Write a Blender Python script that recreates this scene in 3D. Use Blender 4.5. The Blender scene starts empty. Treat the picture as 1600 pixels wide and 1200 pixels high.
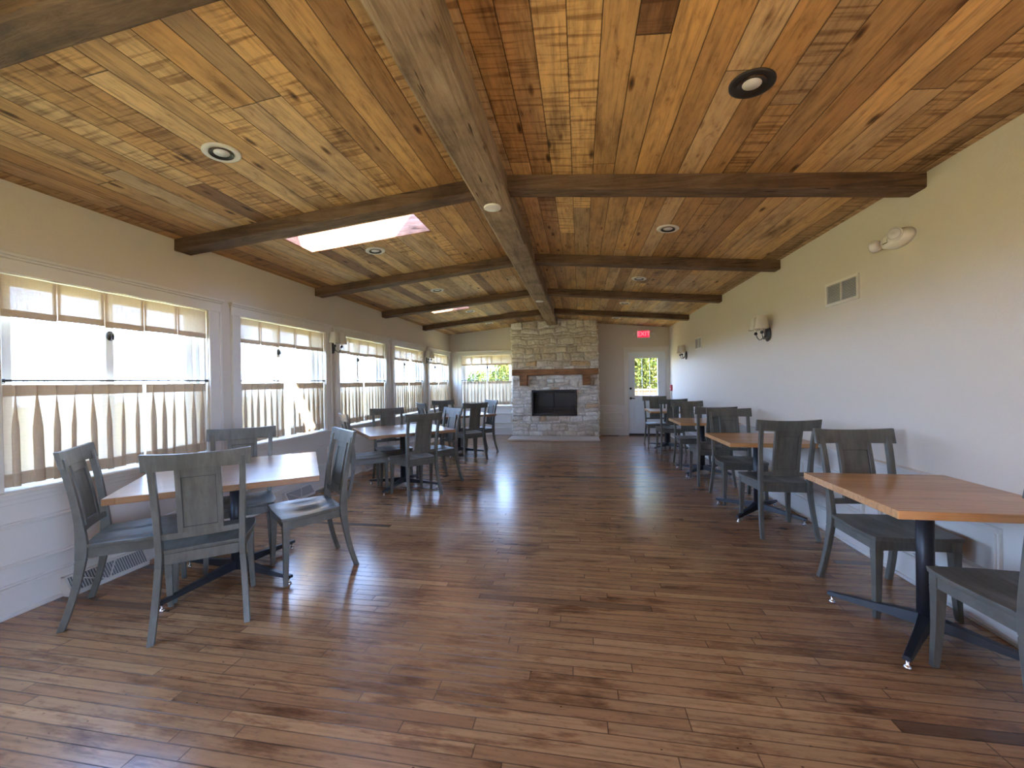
import bpy, bmesh, math, random
import numpy as np
from mathutils import Vector, Matrix, noise as mnoise

C = bpy.context.scene.collection
SC = bpy.context.scene
PI = math.pi
random.seed(7)

# ------------------------------------------------------------------ camera
EYE = 1.36
cam_d = bpy.data.cameras.new('camera'); cam = bpy.data.objects.new('camera', cam_d); C.objects.link(cam)
YAW, PITCH, ROLL = .168, -.005, .0163
_c, _s = math.cos(YAW), math.sin(YAW)
My = Matrix(((_c, _s, 0), (-_s, _c, 0), (0, 0, 1)))
_c, _s = math.cos(PITCH), math.sin(PITCH)
Mp = Matrix(((1, 0, 0), (0, _c, _s), (0, -_s, _c)))
_c, _s = math.cos(ROLL), math.sin(ROLL)
Mr = Matrix(((_c, 0, -_s), (0, 1, 0), (_s, 0, _c)))
W2C = Mr @ Mp @ My                      # rows: camera right, forward, up in world terms
C2W = W2C.transposed()
right, fwd, up = C2W.col[0], C2W.col[1], C2W.col[2]
cam.matrix_world = Matrix(((right.x, up.x, -fwd.x, 0), (right.y, up.y, -fwd.y, 0), (right.z, up.z, -fwd.z, EYE), (0, 0, 0, 1)))
cam_d.sensor_width = 36; cam_d.lens = 624 / 1600 * 36; cam_d.clip_start = .05; cam_d.clip_end = 300
SC.camera = cam

# ------------------------------------------------------------------ world, sun, exposure
wd = bpy.data.worlds.new('sky'); SC.world = wd; wd.use_nodes = True
nt = wd.node_tree; nt.nodes.clear()
out = nt.nodes.new('ShaderNodeOutputWorld'); bg = nt.nodes.new('ShaderNodeBackground')
tc = nt.nodes.new('ShaderNodeTexCoord'); sp = nt.nodes.new('ShaderNodeSeparateXYZ'); rp = nt.nodes.new('ShaderNodeValToRGB')
nt.links.new(tc.outputs['Generated'], sp.inputs[0]); nt.links.new(sp.outputs[2], rp.inputs[0])
e = rp.color_ramp.elements
e[0].position = 0.0; e[0].color = (.64, .79, 1.05, 1)
e[1].position = .7; e[1].color = (.26, .45, .92, 1)
m_ = rp.color_ramp.elements.new(.18); m_.color = (.42, .64, 1.1, 1)
nt.links.new(rp.outputs[0], bg.inputs[0]); nt.links.new(bg.outputs[0], out.inputs[0])
bg.inputs[1].default_value = 5.0
sun_d = bpy.data.lights.new('sun', 'SUN'); sun = bpy.data.objects.new('sun', sun_d); C.objects.link(sun)
sun_d.energy = 13; sun_d.angle = .01; sun_d.color = (1, .90, .74)
sun.rotation_euler = Vector((-.594, .374, -.713)).to_track_quat('-Z', 'Y').to_euler()
sun.location = (8, -5, 12)
SC.view_settings.view_transform = 'Standard'; SC.view_settings.look = 'None'
SC.view_settings.gamma = 1; SC.view_settings.use_curve_mapping = False
SC.view_settings.exposure = 2.42
cy = SC.cycles
cy.max_bounces = 10; cy.diffuse_bounces = 6; cy.glossy_bounces = 4; cy.transparent_max_bounces = 16; cy.transmission_bounces = 6
cy.sample_clamp_indirect = 8; cy.use_denoising = True; cy.caustics_reflective = False; cy.caustics_refractive = False

# ------------------------------------------------------------------ dimensions (metres)
XL, XR, YF, YB = -3.395, 2.148, 10.17, -2.9
XM = (XL + XR) / 2
ZE = 2.626                              # wall height at the eaves
G = .095                                # ceiling slope
def zc(x): return ZE + G * ((x - XL) if x < XM else (XR - x))
Z_SILL, Z_HEAD = .745, 2.065
WINS = [(1.834, 3.182), (3.537, 4.90), (5.228, 6.604), (6.956, 8.317), (8.70, 10.02)]
BACKWINS = [(.07, 1.43), (-1.72, -.36)]  # more windows of the row, out of view, added for daylight fill
SKY1 = (-2.655, -1.375, 3.25, 3.665)    # x0 x1 y0 y1
SKY2 = (-2.735, -2.0, 6.93, 7.30)
FX0, FX1, FY = -1.65, .44, 9.66         # fireplace

# ------------------------------------------------------------------ node helpers
def mat(name):
    m = bpy.data.materials.new(name); m.use_nodes = True
    return m, m.node_tree, m.node_tree.nodes['Principled BSDF']
def N(nt, t, **kw):
    n = nt.nodes.new(t)
    for k, v in kw.items(): setattr(n, k, v)
    return n
def L(nt, a, b): nt.links.new(a, b)
def mth(nt, op, a, b=None, c=None):
    n = N(nt, 'ShaderNodeMath', operation=op)
    for i, v in enumerate((a, b, c)):
        if v is None: continue
        if isinstance(v, (int, float)): n.inputs[i].default_value = v
        else: L(nt, v, n.inputs[i])
    return n.outputs[0]
def ramp(nt, fac, stops, interp='LINEAR'):
    n = N(nt, 'ShaderNodeValToRGB'); cr = n.color_ramp; cr.interpolation = interp
    while len(cr.elements) > 1: cr.elements.remove(cr.elements[-1])
    cr.elements[0].position = stops[0][0]; cr.elements[0].color = (*stops[0][1], 1)
    for p, c in stops[1:]:
        q = cr.elements.new(p); q.color = (*c, 1)
    L(nt, fac, n.inputs[0]); return n.outputs[0]
def noise(nt, vec, scale=5, detail=3, rough=.5, dim='3D', dist=0):
    n = N(nt, 'ShaderNodeTexNoise', noise_dimensions=dim)
    n.inputs['Scale'].default_value = scale; n.inputs['Detail'].default_value = detail
    n.inputs['Roughness'].default_value = rough; n.inputs['Distortion'].default_value = dist
    if vec is not None: L(nt, vec, n.inputs['Vector'])
    return n.outputs[0]
def comb(nt, x=0, y=0, z=0):
    n = N(nt, 'ShaderNodeCombineXYZ')
    for i, v in enumerate((x, y, z)):
        if isinstance(v, (int, float)): n.inputs[i].default_value = v
        else: L(nt, v, n.inputs[i])
    return n.outputs[0]
def mixc(nt, fac, a, b, mode='MIX'):
    n = N(nt, 'ShaderNodeMix', data_type='RGBA', blend_type=mode)
    if isinstance(fac, (int, float)): n.inputs[0].default_value = fac
    else: L(nt, fac, n.inputs[0])
    for i, v in ((6, a), (7, b)):
        if isinstance(v, tuple): n.inputs[i].default_value = (*v, 1)
        else: L(nt, v, n.inputs[i])
    return n.outputs[2]
def bump(nt, bsdf, h, strength=.3, dist=.01):
    n = N(nt, 'ShaderNodeBump'); n.inputs['Strength'].default_value = strength; n.inputs['Distance'].default_value = dist
    L(nt, h, n.inputs['Height']); L(nt, n.outputs[0], bsdf.inputs['Normal']); return n
def objco(nt):
    t = N(nt, 'ShaderNodeTexCoord'); s = N(nt, 'ShaderNodeSeparateXYZ'); L(nt, t.outputs['Object'], s.inputs[0])
    return t.outputs['Object'], s.outputs[0], s.outputs[1], s.outputs[2]
def wnoise(nt, *v):
    n = N(nt, 'ShaderNodeTexWhiteNoise', noise_dimensions='3D'); L(nt, comb(nt, *v), n.inputs['Vector']); return n.outputs[0]
def simple(name, col, rough=.5, metal=0, spec=.5):
    m, t, b = mat(name)
    b.inputs['Base Color'].default_value = (*col, 1); b.inputs['Roughness'].default_value = rough
    b.inputs['Metallic'].default_value = metal; b.inputs['Specular IOR Level'].default_value = spec
    return m
def planks(nt, u, v, width, length):
    """u across boards, v along: returns (board random, second random, groove 0..1 with 0 in the joint)"""
    uu = mth(nt, 'DIVIDE', u, width); row = mth(nt, 'FLOOR', uu); fu = mth(nt, 'SUBTRACT', uu, row)
    off = wnoise(nt, row, 3.1, 0)
    vv = mth(nt, 'ADD', mth(nt, 'DIVIDE', v, length), mth(nt, 'MULTIPLY', off, 7.3)); col = mth(nt, 'FLOOR', vv); fv = mth(nt, 'SUBTRACT', vv, col)
    r1 = wnoise(nt, row, col, 1.7); r2 = wnoise(nt, row, col, 9.2)
    eu = mth(nt, 'MULTIPLY', mth(nt, 'MINIMUM', fu, mth(nt, 'SUBTRACT', 1, fu)), width)
    ev = mth(nt, 'MULTIPLY', mth(nt, 'MINIMUM', fv, mth(nt, 'SUBTRACT', 1, fv)), length)
    g = mth(nt, 'MINIMUM', eu, ev)
    return r1, r2, g

# ------------------------------------------------------------------ materials
def m_ceiling(name, across='x'):
    m, t, b = mat(name); o, x, y, z = objco(t)
    u, v = (x, y) if across == 'x' else (y, x)
    r1, r2, g = planks(t, mth(t, 'ADD', u, .142 * 40 + .03), v, .142, 4.6)
    col = ramp(t, r1, [(0, (.20, .10, .05)), (.14, (.58, .34, .135)), (.30, (.36, .205, .09)), (.46, (.68, .43, .185)), (.60, (.30, .20, .12)), (.74, (.64, .395, .165)), (.88, (.48, .34, .205)), (1, (.70, .46, .21))])
    shift = mth(t, 'MULTIPLY', r2, 31)
    gv = comb(t, mth(t, 'ADD', mth(t, 'MULTIPLY', u, 55), shift), mth(t, 'MULTIPLY', v, 2.4), shift)
    grain = noise(t, gv, 1.0, 5, .65, dist=.3)
    col = mixc(t, .75, col, ramp(t, grain, [(.3, (.42, .37, .33)), (.47, (.95, .95, .95)), (.72, (1.25, 1.2, 1.12))]), 'MULTIPLY')
    # cross-cut saw marks on some boards
    sv = comb(t, mth(t, 'MULTIPLY', u, 2.5), mth(t, 'ADD', mth(t, 'MULTIPLY', v, 34), shift), 0)
    saw = noise(t, sv, 1.0, 2, .6, dist=.25)
    on = mth(t, 'GREATER_THAN', r2, .70)
    sawc = ramp(t, saw, [(.36, (.42, .33, .27)), (.5, (1, 1, 1))])
    col = mixc(t, mth(t, 'MULTIPLY', on, .8), col, sawc, 'MULTIPLY')
    # knots
    vo = N(t, 'ShaderNodeTexVoronoi'); vo.inputs['Scale'].default_value = 1; vo.inputs['Randomness'].default_value = 1
    L(t, comb(t, mth(t, 'ADD', mth(t, 'MULTIPLY', u, 8.5), shift), mth(t, 'MULTIPLY', v, 2.6), 0), vo.inputs['Vector'])
    vs = N(t, 'ShaderNodeSeparateColor'); L(t, vo.outputs['Color'], vs.inputs[0])
    kn = mth(t, 'ADD', vo.outputs['Distance'], mth(t, 'MULTIPLY', noise(t, o, 30, 2), .06))
    kmask = ramp(t, kn, [(.065, (.10, .08, .07)), (.13, (.42, .34, .29)), (.20, (1, 1, 1))])
    col = mixc(t, mth(t, 'GREATER_THAN', vs.outputs[0], .12), col, mixc(t, 1, col, kmask, 'MULTIPLY'))
    # large weathered patches
    st = noise(t, comb(t, mth(t, 'MULTIPLY', u, 5), mth(t, 'MULTIPLY', v, 1.1), shift), 1.3, 5, .62)
    col = mixc(t, 1, col, ramp(t, st, [(.28, (.40, .35, .33)), (.45, (.92, .91, .90)), (.7, (1.18, 1.13, 1.02))]), 'MULTIPLY')
    s2 = noise(t, comb(t, mth(t, 'ADD', mth(t, 'MULTIPLY', u, 22), shift), mth(t, 'MULTIPLY', v, 7), shift), 1, 4, .7, dist=.5)
    col = mixc(t, .85, col, ramp(t, s2, [(.27, (.34, .26, .22)), (.38, (.82, .78, .75)), (.5, (1, 1, 1)), (.75, (1.15, 1.12, 1.06))]), 'MULTIPLY')
    gap = ramp(t, g, [(.0010, (.04, .03, .025)), (.0036, (1, 1, 1))])
    col = mixc(t, 1, col, gap, 'MULTIPLY')
    L(t, col, b.inputs['Base Color']); b.inputs['Roughness'].default_value = .62; b.inputs['Specular IOR Level'].default_value = .3
    h = mth(t, 'ADD', mth(t, 'MULTIPLY', grain, .5), mth(t, 'MULTIPLY', mth(t, 'MINIMUM', mth(t, 'MULTIPLY', g, 200), 1), 1.2))
    h = mth(t, 'ADD', h, mth(t, 'MULTIPLY', mth(t, 'MULTIPLY', saw, on), .7))
    h = mth(t, 'ADD', h, mth(t, 'MULTIPLY', r1, .8))
    bump(t, b, h, .5, .004)
    return m
def m_floor():
    m, t, b = mat('floor boards'); o, x, y, z = objco(t)
    r1, r2, g = planks(t, y, x, .058, 1.05)
    col = ramp(t, r1, [(0, (.08, .045, .025)), (.03, (.27, .135, .06)), (.3, (.35, .185, .082)), (.55, (.29, .15, .066)), (.8, (.40, .22, .10)), (1, (.32, .175, .08))])
    shift = mth(t, 'MULTIPLY', r2, 17)
    grain = noise(t, comb(t, mth(t, 'MULTIPLY', x, 2.4), mth(t, 'ADD', mth(t, 'MULTIPLY', y, 60), shift), shift), 1, 5, .6, dist=.5)
    col = mixc(t, .8, col, ramp(t, grain, [(.3, (.62, .6, .58)), (.5, (1, 1, 1)), (.7, (1.15, 1.13, 1.1))]), 'MULTIPLY')
    st = noise(t, comb(t, mth(t, 'MULTIPLY', x, 1.0), mth(t, 'MULTIPLY', y, 5), 4), 1.5, 6, .65)
    col = mixc(t, .9, col, ramp(t, st, [(.20, (.50, .45, .42)), (.42, (.97, .97, .97)), (.8, (1.1, 1.08, 1.05))]), 'MULTIPLY')
    # dark worn stains that run along the boards, and small nail holes
    w1 = noise(t, comb(t, mth(t, 'MULTIPLY', x, 1.7), mth(t, 'ADD', mth(t, 'MULTIPLY', y, 8), mth(t, 'MULTIPLY', r1, 3)), 11), 1.2, 5, .7)
    col = mixc(t, 1, col, ramp(t, w1, [(.52, (1, 1, 1)), (.60, (.68, .60, .56)), (.70, (.34, .28, .26))]), 'MULTIPLY')
    w2 = noise(t, comb(t, mth(t, 'MULTIPLY', x, 9), mth(t, 'MULTIPLY', y, 26), r2), 2, 4, .7)
    col = mixc(t, .8, col, ramp(t, w2, [(.25, (.55, .5, .48)), (.42, (1, 1, 1)), (.75, (1.18, 1.15, 1.1))]), 'MULTIPLY')
    vo = N(t, 'ShaderNodeTexVoronoi'); vo.inputs['Scale'].default_value = 1
    L(t, comb(t, mth(t, 'MULTIPLY', x, 9), mth(t, 'MULTIPLY', y, 17), 0), vo.inputs['Vector'])
    col = mixc(t, 1, col, ramp(t, vo.outputs['Distance'], [(.035, (.2, .17, .15)), (.06, (1, 1, 1))]), 'MULTIPLY')
    gap = ramp(t, g, [(.0002, (.22, .19, .17)), (.0015, (1, 1, 1))])
    col = mixc(t, 1, col, gap, 'MULTIPLY')
    L(t, col, b.inputs['Base Color'])
    b.inputs['Roughness'].default_value = .25; b.inputs['Specular IOR Level'].default_value = .55
    b.inputs['Coat Weight'].default_value = .25; b.inputs['Coat Roughness'].default_value = .2
    h = mth(t, 'ADD', mth(t, 'MULTIPLY', grain, .25), mth(t, 'MULTIPLY', mth(t, 'MINIMUM', mth(t, 'MULTIPLY', g, 500), 1), .45))
    # boards slightly cupped so reflections break into streaks
    cup = mth(t, 'SINE', mth(t, 'MULTIPLY', y, 2 * PI / .058))
    h = mth(t, 'ADD', h, mth(t, 'MULTIPLY', cup, .07))
    h = mth(t, 'ADD', h, mth(t, 'MULTIPLY', r2, .35))
    bump(t, b, h, .45, .0022)
    return m
def m_timber(name, tint=1.0, base=((.10, .055, .03), (.24, .145, .08), (.33, .21, .12)), along='x'):
    m, t, b = mat(name); o, x, y, z = objco(t)
    if along == 'x': vec = comb(t, mth(t, 'MULTIPLY', x, 1.6), mth(t, 'MULTIPLY', y, 22), mth(t, 'MULTIPLY', z, 22))
    else: vec = comb(t, mth(t, 'MULTIPLY', x, 22), mth(t, 'MULTIPLY', y, 1.6), mth(t, 'MULTIPLY', z, 22))
    g = noise(t, vec, 1, 6, .7, dist=.8); s = noise(t, o, 3.5, 4, .6)
    col = ramp(t, g, [(.28, base[0]), (.5, base[1]), (.75, base[2])])
    col = mixc(t, .8, col, ramp(t, s, [(.3, (.45, .42, .4)), (.5, (1, 1, 1)), (.7, (1.2, 1.2, 1.2))]), 'MULTIPLY')
    k = noise(t, vec, 2.2, 2, .5)
    col = mixc(t, 1, col, ramp(t, k, [(.27, (.2, .17, .15)), (.33, (1, 1, 1))]), 'MULTIPLY')
    L(t, col, b.inputs['Base Color']); b.inputs['Roughness'].default_value = .7; b.inputs['Specular IOR Level'].default_value = .3
    bump(t, b, mth(t, 'ADD', g, mth(t, 'MULTIPLY', s, 1.4)), .6, .012)
    return m
def m_wall(name, col, bumpy=.45, rough=.55):
    m, t, b = mat(name); o, x, y, z = objco(t)
    n = noise(t, o, 45, 4, .6); n2 = noise(t, o, 1.2, 3)
    c2 = tuple(v * .94 for v in col)
    L(t, mixc(t, n2, col, c2), b.inputs['Base Color']); b.inputs['Roughness'].default_value = rough
    b.inputs['Specular IOR Level'].default_value = .35
    bump(t, b, mth(t, 'ADD', n, mth(t, 'MULTIPLY', noise(t, o, 160, 2), .5)), bumpy, .003); return m
def m_paintwood(name, col, col2, rough=.36):
    m, t, b = mat(name); o, x, y, z = objco(t)
    g = noise(t, comb(t, mth(t, 'MULTIPLY', x, 30), mth(t, 'MULTIPLY', y, 5), mth(t, 'MULTIPLY', z, 5)), 1, 5, .65, dist=.4)
    c = mixc(t, ramp(t, g, [(.35, (0,) * 3), (.65, (1,) * 3)]), col, col2)
    s = noise(t, o, 9, 4, .6)
    c = mixc(t, .5, c, ramp(t, s, [(.3, (.75,) * 3), (.6, (1.1,) * 3)]), 'MULTIPLY')
    L(t, c, b.inputs['Base Color']); b.inputs['Roughness'].default_value = rough; b.inputs['Specular IOR Level'].default_value = .5
    bump(t, b, g, .12, .002); return m
def m_butcher(nm='maple butcher block', k=(1, 1, 1)):
    m, t, b = mat(nm); o, x, y, z = objco(t)
    r1, r2, g = planks(t, y, x, .085, 3.0)
    col = ramp(t, r1, [(0, (.40, .205, .075)), (.4, (.50, .275, .11)), (.7, (.44, .235, .09)), (1, (.56, .32, .14))])
    sh = mth(t, 'MULTIPLY', r2, 9)
    gr = noise(t, comb(t, mth(t, 'MULTIPLY', x, 3), mth(t, 'ADD', mth(t, 'MULTIPLY', y, 70), sh), mth(t, 'MULTIPLY', z, 60)), 1, 4, .6, dist=.5)
    col = mixc(t, .7, col, ramp(t, gr, [(.3, (.62, .55, .48)), (.5, (1, 1, 1)), (.75, (1.15, 1.12, 1.08))]), 'MULTIPLY')
    col = mixc(t, 1, col, ramp(t, g, [(.0003, (.72, .66, .6)), (.0014, (1, 1, 1))]), 'MULTIPLY')
    col = mixc(t, 1, col, k, 'MULTIPLY')
    L(t, col, b.inputs['Base Color']); b.inputs['Roughness'].default_value = .3
    b.inputs['Coat Weight'].default_value = .3; b.inputs['Coat Roughness'].default_value = .18
    bump(t, b, gr, .08, .001); return m
def m_linen(name, dens=.980, col=(.70, .59, .44)):
    m, t, b = mat(name); t.nodes.remove(b); o, x, y, z = objco(t)
    w1 = noise(t, comb(t, mth(t, 'MULTIPLY', x, 20), mth(t, 'MULTIPLY', y, 20), mth(t, 'MULTIPLY', z, 260)), 1, 3, .6)
    w2 = noise(t, comb(t, mth(t, 'MULTIPLY', x, 260), mth(t, 'MULTIPLY', y, 260), mth(t, 'MULTIPLY', z, 14)), 1, 3, .6)
    w = mth(t, 'MULTIPLY', mth(t, 'ADD', w1, w2), .5)
    di = N(t, 'ShaderNodeBsdfDiffuse'); tr = N(t, 'ShaderNodeBsdfTranslucent'); tp = N(t, 'ShaderNodeBsdfTransparent')
    c = mixc(t, w, tuple(v * .8 for v in col), tuple(min(1, v * 1.15) for v in col))
    L(t, c, di.inputs[0]); L(t, c, tr.inputs[0])
    m1 = N(t, 'ShaderNodeMixShader'); m1.inputs[0].default_value = .13
    L(t, di.outputs[0], m1.inputs[1]); L(t, tr.outputs[0], m1.inputs[2])
    m2 = N(t, 'ShaderNodeMixShader')
    f = ramp(t, w, [(.38, (dens - .026,) * 3), (.62, (min(1, dens + .022),) * 3)]); L(t, f, m2.inputs[0])
    L(t, tp.outputs[0], m2.inputs[1]); L(t, m1.outputs[0], m2.inputs[2])
    L(t, m2.outputs[0], t.nodes['Material Output'].inputs[0]); return m
def m_glass(name, refl=1.0, tint=(1, 1, 1)):
    m, t, b = mat(name); t.nodes.remove(b)
    tp = N(t, 'ShaderNodeBsdfTransparent'); tp.inputs[0].default_value = (*tint, 1)
    gl = N(t, 'ShaderNodeBsdfGlossy'); gl.inputs['Roughness'].default_value = .02
    fr = N(t, 'ShaderNodeLayerWeight'); fr.inputs[0].default_value = .5
    fz = mth(t, 'ADD', mth(t, 'MULTIPLY', mth(t, 'POWER', fr.outputs['Facing'], 5), .55), .03)
    mx = N(t, 'ShaderNodeMixShader'); L(t, mth(t, 'MULTIPLY', fz, refl), mx.inputs[0])
    L(t, tp.outputs[0], mx.inputs[1]); L(t, gl.outputs[0], mx.inputs[2]); L(t, mx.outputs[0], t.nodes['Material Output'].inputs[0]); return m
def m_stone():
    m, t, b = mat('pale fieldstone'); o, x, y, z = objco(t)
    at = N(t, 'ShaderNodeAttribute', attribute_name='tone')
    col = ramp(t, at.outputs['Fac'], [(0, (.66, .58, .46)), (.3, (.80, .73, .62)), (.6, (.88, .83, .74)), (.88, (.92, .89, .82)), (1, (.68, .50, .31))])
    n = noise(t, o, 26, 6, .7); n2 = noise(t, o, 6, 5, .65)
    col = mixc(t, 1, col, ramp(t, n2, [(.3, (.72, .70, .67)), (.52, (1, 1, 1)), (.7, (1.08, 1.08, 1.08))]), 'MULTIPLY')
    col = mixc(t, .8, col, ramp(t, n, [(.3, (.58, .54, .48)), (.55, (1, 1, 1))]), 'MULTIPLY')
    L(t, col, b.inputs['Base Color']); b.inputs['Roughness'].default_value = .85; b.inputs['Specular IOR Level'].default_value = .2
    bump(t, b, mth(t, 'ADD', n, n2), .8, .02); return m
def m_emit(name, col, s):
    m, t, b = mat(name); b.inputs['Base Color'].default_value = (*col, 1)
    b.inputs['Emission Color'].default_value = (*col, 1); b.inputs['Emission Strength'].default_value = s; return m

M = dict(
    ceil=m_ceiling('reclaimed ceiling boards'), floor=m_floor(),
    beam=m_timber('rough beam across', base=((.045, .026, .016), (.13, .076, .043), (.22, .14, .085))),
    ridge=m_timber('rough ridge beam', base=((.10, .065, .042), (.27, .185, .12), (.40, .30, .205)), along='y'),
    mantel=m_timber('mantel timber', base=((.10, .045, .02), (.27, .125, .05), (.40, .21, .09))),
    shaft=m_timber('skylight lining boards', base=((.22, .10, .06), (.50, .28, .17), (.62, .38, .25))),
    wall=m_wall('cream wall paint', (.64, .575, .485)), white=m_wall('white trim paint', (.70, .665, .60), .08, .38),
    vinyl=simple('white vinyl', (.80, .82, .84), .35), chair=m_paintwood('grey painted chair wood', (.090, .089, .072), (.138, .136, .113)),
    groove=simple('painted groove shade', (.022, .022, .02), .6),  # near-black colour painting the shade line around the splat panels
    table=m_butcher(k=(1.25, 1.25, 1.25)), table2=m_butcher('brown stained block', (.50, .46, .46)), iron=simple('black cast iron', (.018, .018, .022), .42), black=simple('black metal', (.015, .014, .014), .45),
    chrome=simple('chrome glide', (.75, .75, .76), .15, 1.0), bronze=simple('dark bronze', (.035, .028, .024), .4, .5),
    linen=m_linen('linen'), hem=m_linen('linen hem', .99, (.58, .46, .33)), glass=m_glass('window glass'),
    shade=m_linen('lamp shade linen', .97, (.70, .64, .53)), stone=m_stone(), mortar=m_wall('mortar', (.58, .53, .46), .8, .9),
    hearth=m_wall('hearth stone', (.62, .54, .44), .5, .7), lens=simple('frosted lens', (.75, .73, .72), .3),
    plastic=simple('white plastic', (.72, .70, .69), .35), clear=simple('lamp lens', (.62, .60, .62), .08), soot=simple('soot black', (.012, .012, .012), .8),
    red=simple('red plastic', (.55, .02, .03), .35), exitred=m_emit('exit sign glow', (1.0, .02, .07), .22), exitw=m_emit('exit letters', (1, .22, .28), .24),
    door=simple('pale door paint', (.70, .74, .76), .4), slot=simple('dark opening', (.10, .10, .10), .8), grey=simple('vent grey', (.45, .45, .44), .5),
    rail=simple('dark threshold', (.02, .018, .016), .5), candle=simple('candle sleeve', (.72, .66, .55), .5),
    grass=m_wall('dry lawn', (.42, .36, .13), .5, .95), fence=m_timber('cedar fence', base=((.10, .06, .035), (.19, .125, .075), (.27, .19, .12))),
    bark=m_timber('bark', base=((.05, .04, .03), (.12, .09, .06), (.2, .15, .1)), along='y'), ext=m_wall('outside siding', (.6, .58, .55), .2, .7),
)
def m_leaf(name, c1, c2):
    m, t, b = mat(name); t.nodes.remove(b); o, x, y, z = objco(t)
    n = noise(t, o, 2.2, 4); c = mixc(t, ramp(t, n, [(.35, (0,) * 3), (.65, (1,) * 3)]), c1, c2)
    di = N(t, 'ShaderNodeBsdfDiffuse'); tr = N(t, 'ShaderNodeBsdfTranslucent'); L(t, c, di.inputs[0]); L(t, c, tr.inputs[0])
    mx = N(t, 'ShaderNodeMixShader'); mx.inputs[0].default_value = .4; L(t, di.outputs[0], mx.inputs[1]); L(t, tr.outputs[0], mx.inputs[2])
    L(t, mx.outputs[0], t.nodes['Material Output'].inputs[0]); return m
M['leafy'] = m_leaf('yellow green leaves', (.075, .10, .022), (.20, .20, .055))
M['leafg'] = m_leaf('green leaves', (.040, .075, .020), (.12, .15, .040))

# ------------------------------------------------------------------ mesh helpers
class MB:
    def __init__(s): s.v = []; s.f = []; s.smooth = []
    def add(s, vs, fs, sm=False):
        n = len(s.v); s.v += [tuple(p) for p in vs]; s.f += [tuple(i + n for i in f) for f in fs]; s.smooth += [sm] * len(fs); return s
    def box(s, x0, x1, y0, y1, z0, z1, T=None):
        vs = [(x, y, z) for z in (z0, z1) for y in (y0, y1) for x in (x0, x1)]
        if T: vs = [T(*p) for p in vs]
        return s.add(vs, [(0, 2, 3, 1), (4, 5, 7, 6), (0, 1, 5, 4), (2, 6, 7, 3), (0, 4, 6, 2), (1, 3, 7, 5)])
    def loft(s, rings, cap=True, sm=False, closed=True):
        n = len(rings[0]); vs = [p for r in rings for p in r]; fs = []
        for i in range(len(rings) - 1):
            for j in range(n if closed else n - 1):
                k = (j + 1) % n; fs.append((i * n + j, i * n + k, (i + 1) * n + k, (i + 1) * n + j))
        if cap and closed: fs += [tuple(range(n))[::-1], tuple(range((len(rings) - 1) * n, len(rings) * n))]
        return s.add(vs, fs, sm)
    def tube(s, pts, r, n=10, cap=True):
        pts = [Vector(p) for p in pts]; rings = []; ref = None
        for i, p in enumerate(pts):
            d = (pts[min(i + 1, len(pts) - 1)] - pts[max(i - 1, 0)]).normalized()
            if ref is None: ref = Vector((0, 0, 1)) if abs(d.z) < .9 else Vector((1, 0, 0))
            a = d.cross(ref).normalized(); b = a.cross(d).normalized(); ref = b
            rr = r[i] if isinstance(r, (list, tuple)) else r
            rings.append([p + a * math.cos(2 * PI * k / n) * rr + b * math.sin(2 * PI * k / n) * rr for k in range(n)])
        return s.loft(rings, cap, True)
    def lathe(s, prof, n=24, T=None, cap=True):
        rings = [[(r * math.cos(2 * PI * k / n), r * math.sin(2 * PI * k / n), z) for k in range(n)] for r, z in prof]
        if T: rings = [[T(*p) for p in r] for r in rings]
        return s.loft(rings, cap, True)
    def build(s, name, m, parent=None, bevel=0, T=None, seg=2, smooth=None):
        me = bpy.data.meshes.new(name); vs = s.v
        if T: vs = [tuple(T @ Vector(p)) for p in vs]
        me.from_pydata(vs, [], s.f); me.update()
        for p, q in zip(me.polygons, s.smooth): p.use_smooth = q if smooth is None else smooth
        bm = bmesh.new(); bm.from_mesh(me); bmesh.ops.recalc_face_normals(bm, faces=bm.faces[:]); bm.to_mesh(me); bm.free()
        o = bpy.data.objects.new(name, me); C.objects.link(o); me.materials.append(m)
        if parent: o.parent = parent
        if bevel:
            b = o.modifiers.new('b', 'BEVEL'); b.width = bevel; b.segments = seg; b.limit_method = 'ANGLE'; b.angle_limit = math.radians(40)
        return o
def thing(name, label, cat, loc=(0, 0, 0), rz=0, group=None):
    o = bpy.data.objects.new(name, None); C.objects.link(o); o.empty_display_size = .1
    o.location = loc; o.rotation_euler = (0, 0, rz); o['label'] = label; o['category'] = cat
    if group: o['group'] = group
    return o
def tag(o, label, cat, group=None):
    o['label'] = label; o['category'] = cat
    if group: o['group'] = group
    return o
def struct(o, label=None, cat=None):
    o['kind'] = 'structure'
    if label: o['label'] = label
    if cat: o['category'] = cat
    return o
def copy_tree(o, parent=None):
    c = o.copy(); C.objects.link(c)
    if parent: c.parent = parent
    for ch in list(o.children): copy_tree(ch, c)
    return c

# ------------------------------------------------------------------ shell
struct(MB().box(XL - .2, XR + .2, YB - .2, YF + .2, -.12, 0).build('floor', M['floor']))
def wall_grid(us, zs, holes, d0, d1, T):
    """wall of boxes between the grid lines us, zs leaving the holes open; depth d0..d1"""
    mb = MB()
    for i in range(len(us) - 1):
        run = None
        for j in range(len(zs) - 1):
            u, z = (us[i] + us[i + 1]) / 2, (zs[j] + zs[j + 1]) / 2
            if any(a < u < b and c < z < d for a, b, c, d in holes): continue
            mb.box(us[i], us[i + 1], d0, d1, zs[j], zs[j + 1], T)
    return mb
TL = lambda u, d, z: (XL - d, u, z)      # window wall: u along the room, d outwards
TR = lambda u, d, z: (XR + d, u, z)
TF = lambda u, d, z: (u, YF + d, z)
TB = lambda u, d, z: (u, YB - d, z)
WT = .17
holesL = [(a, b, Z_SILL, Z_HEAD) for a, b in WINS + BACKWINS]
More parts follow.
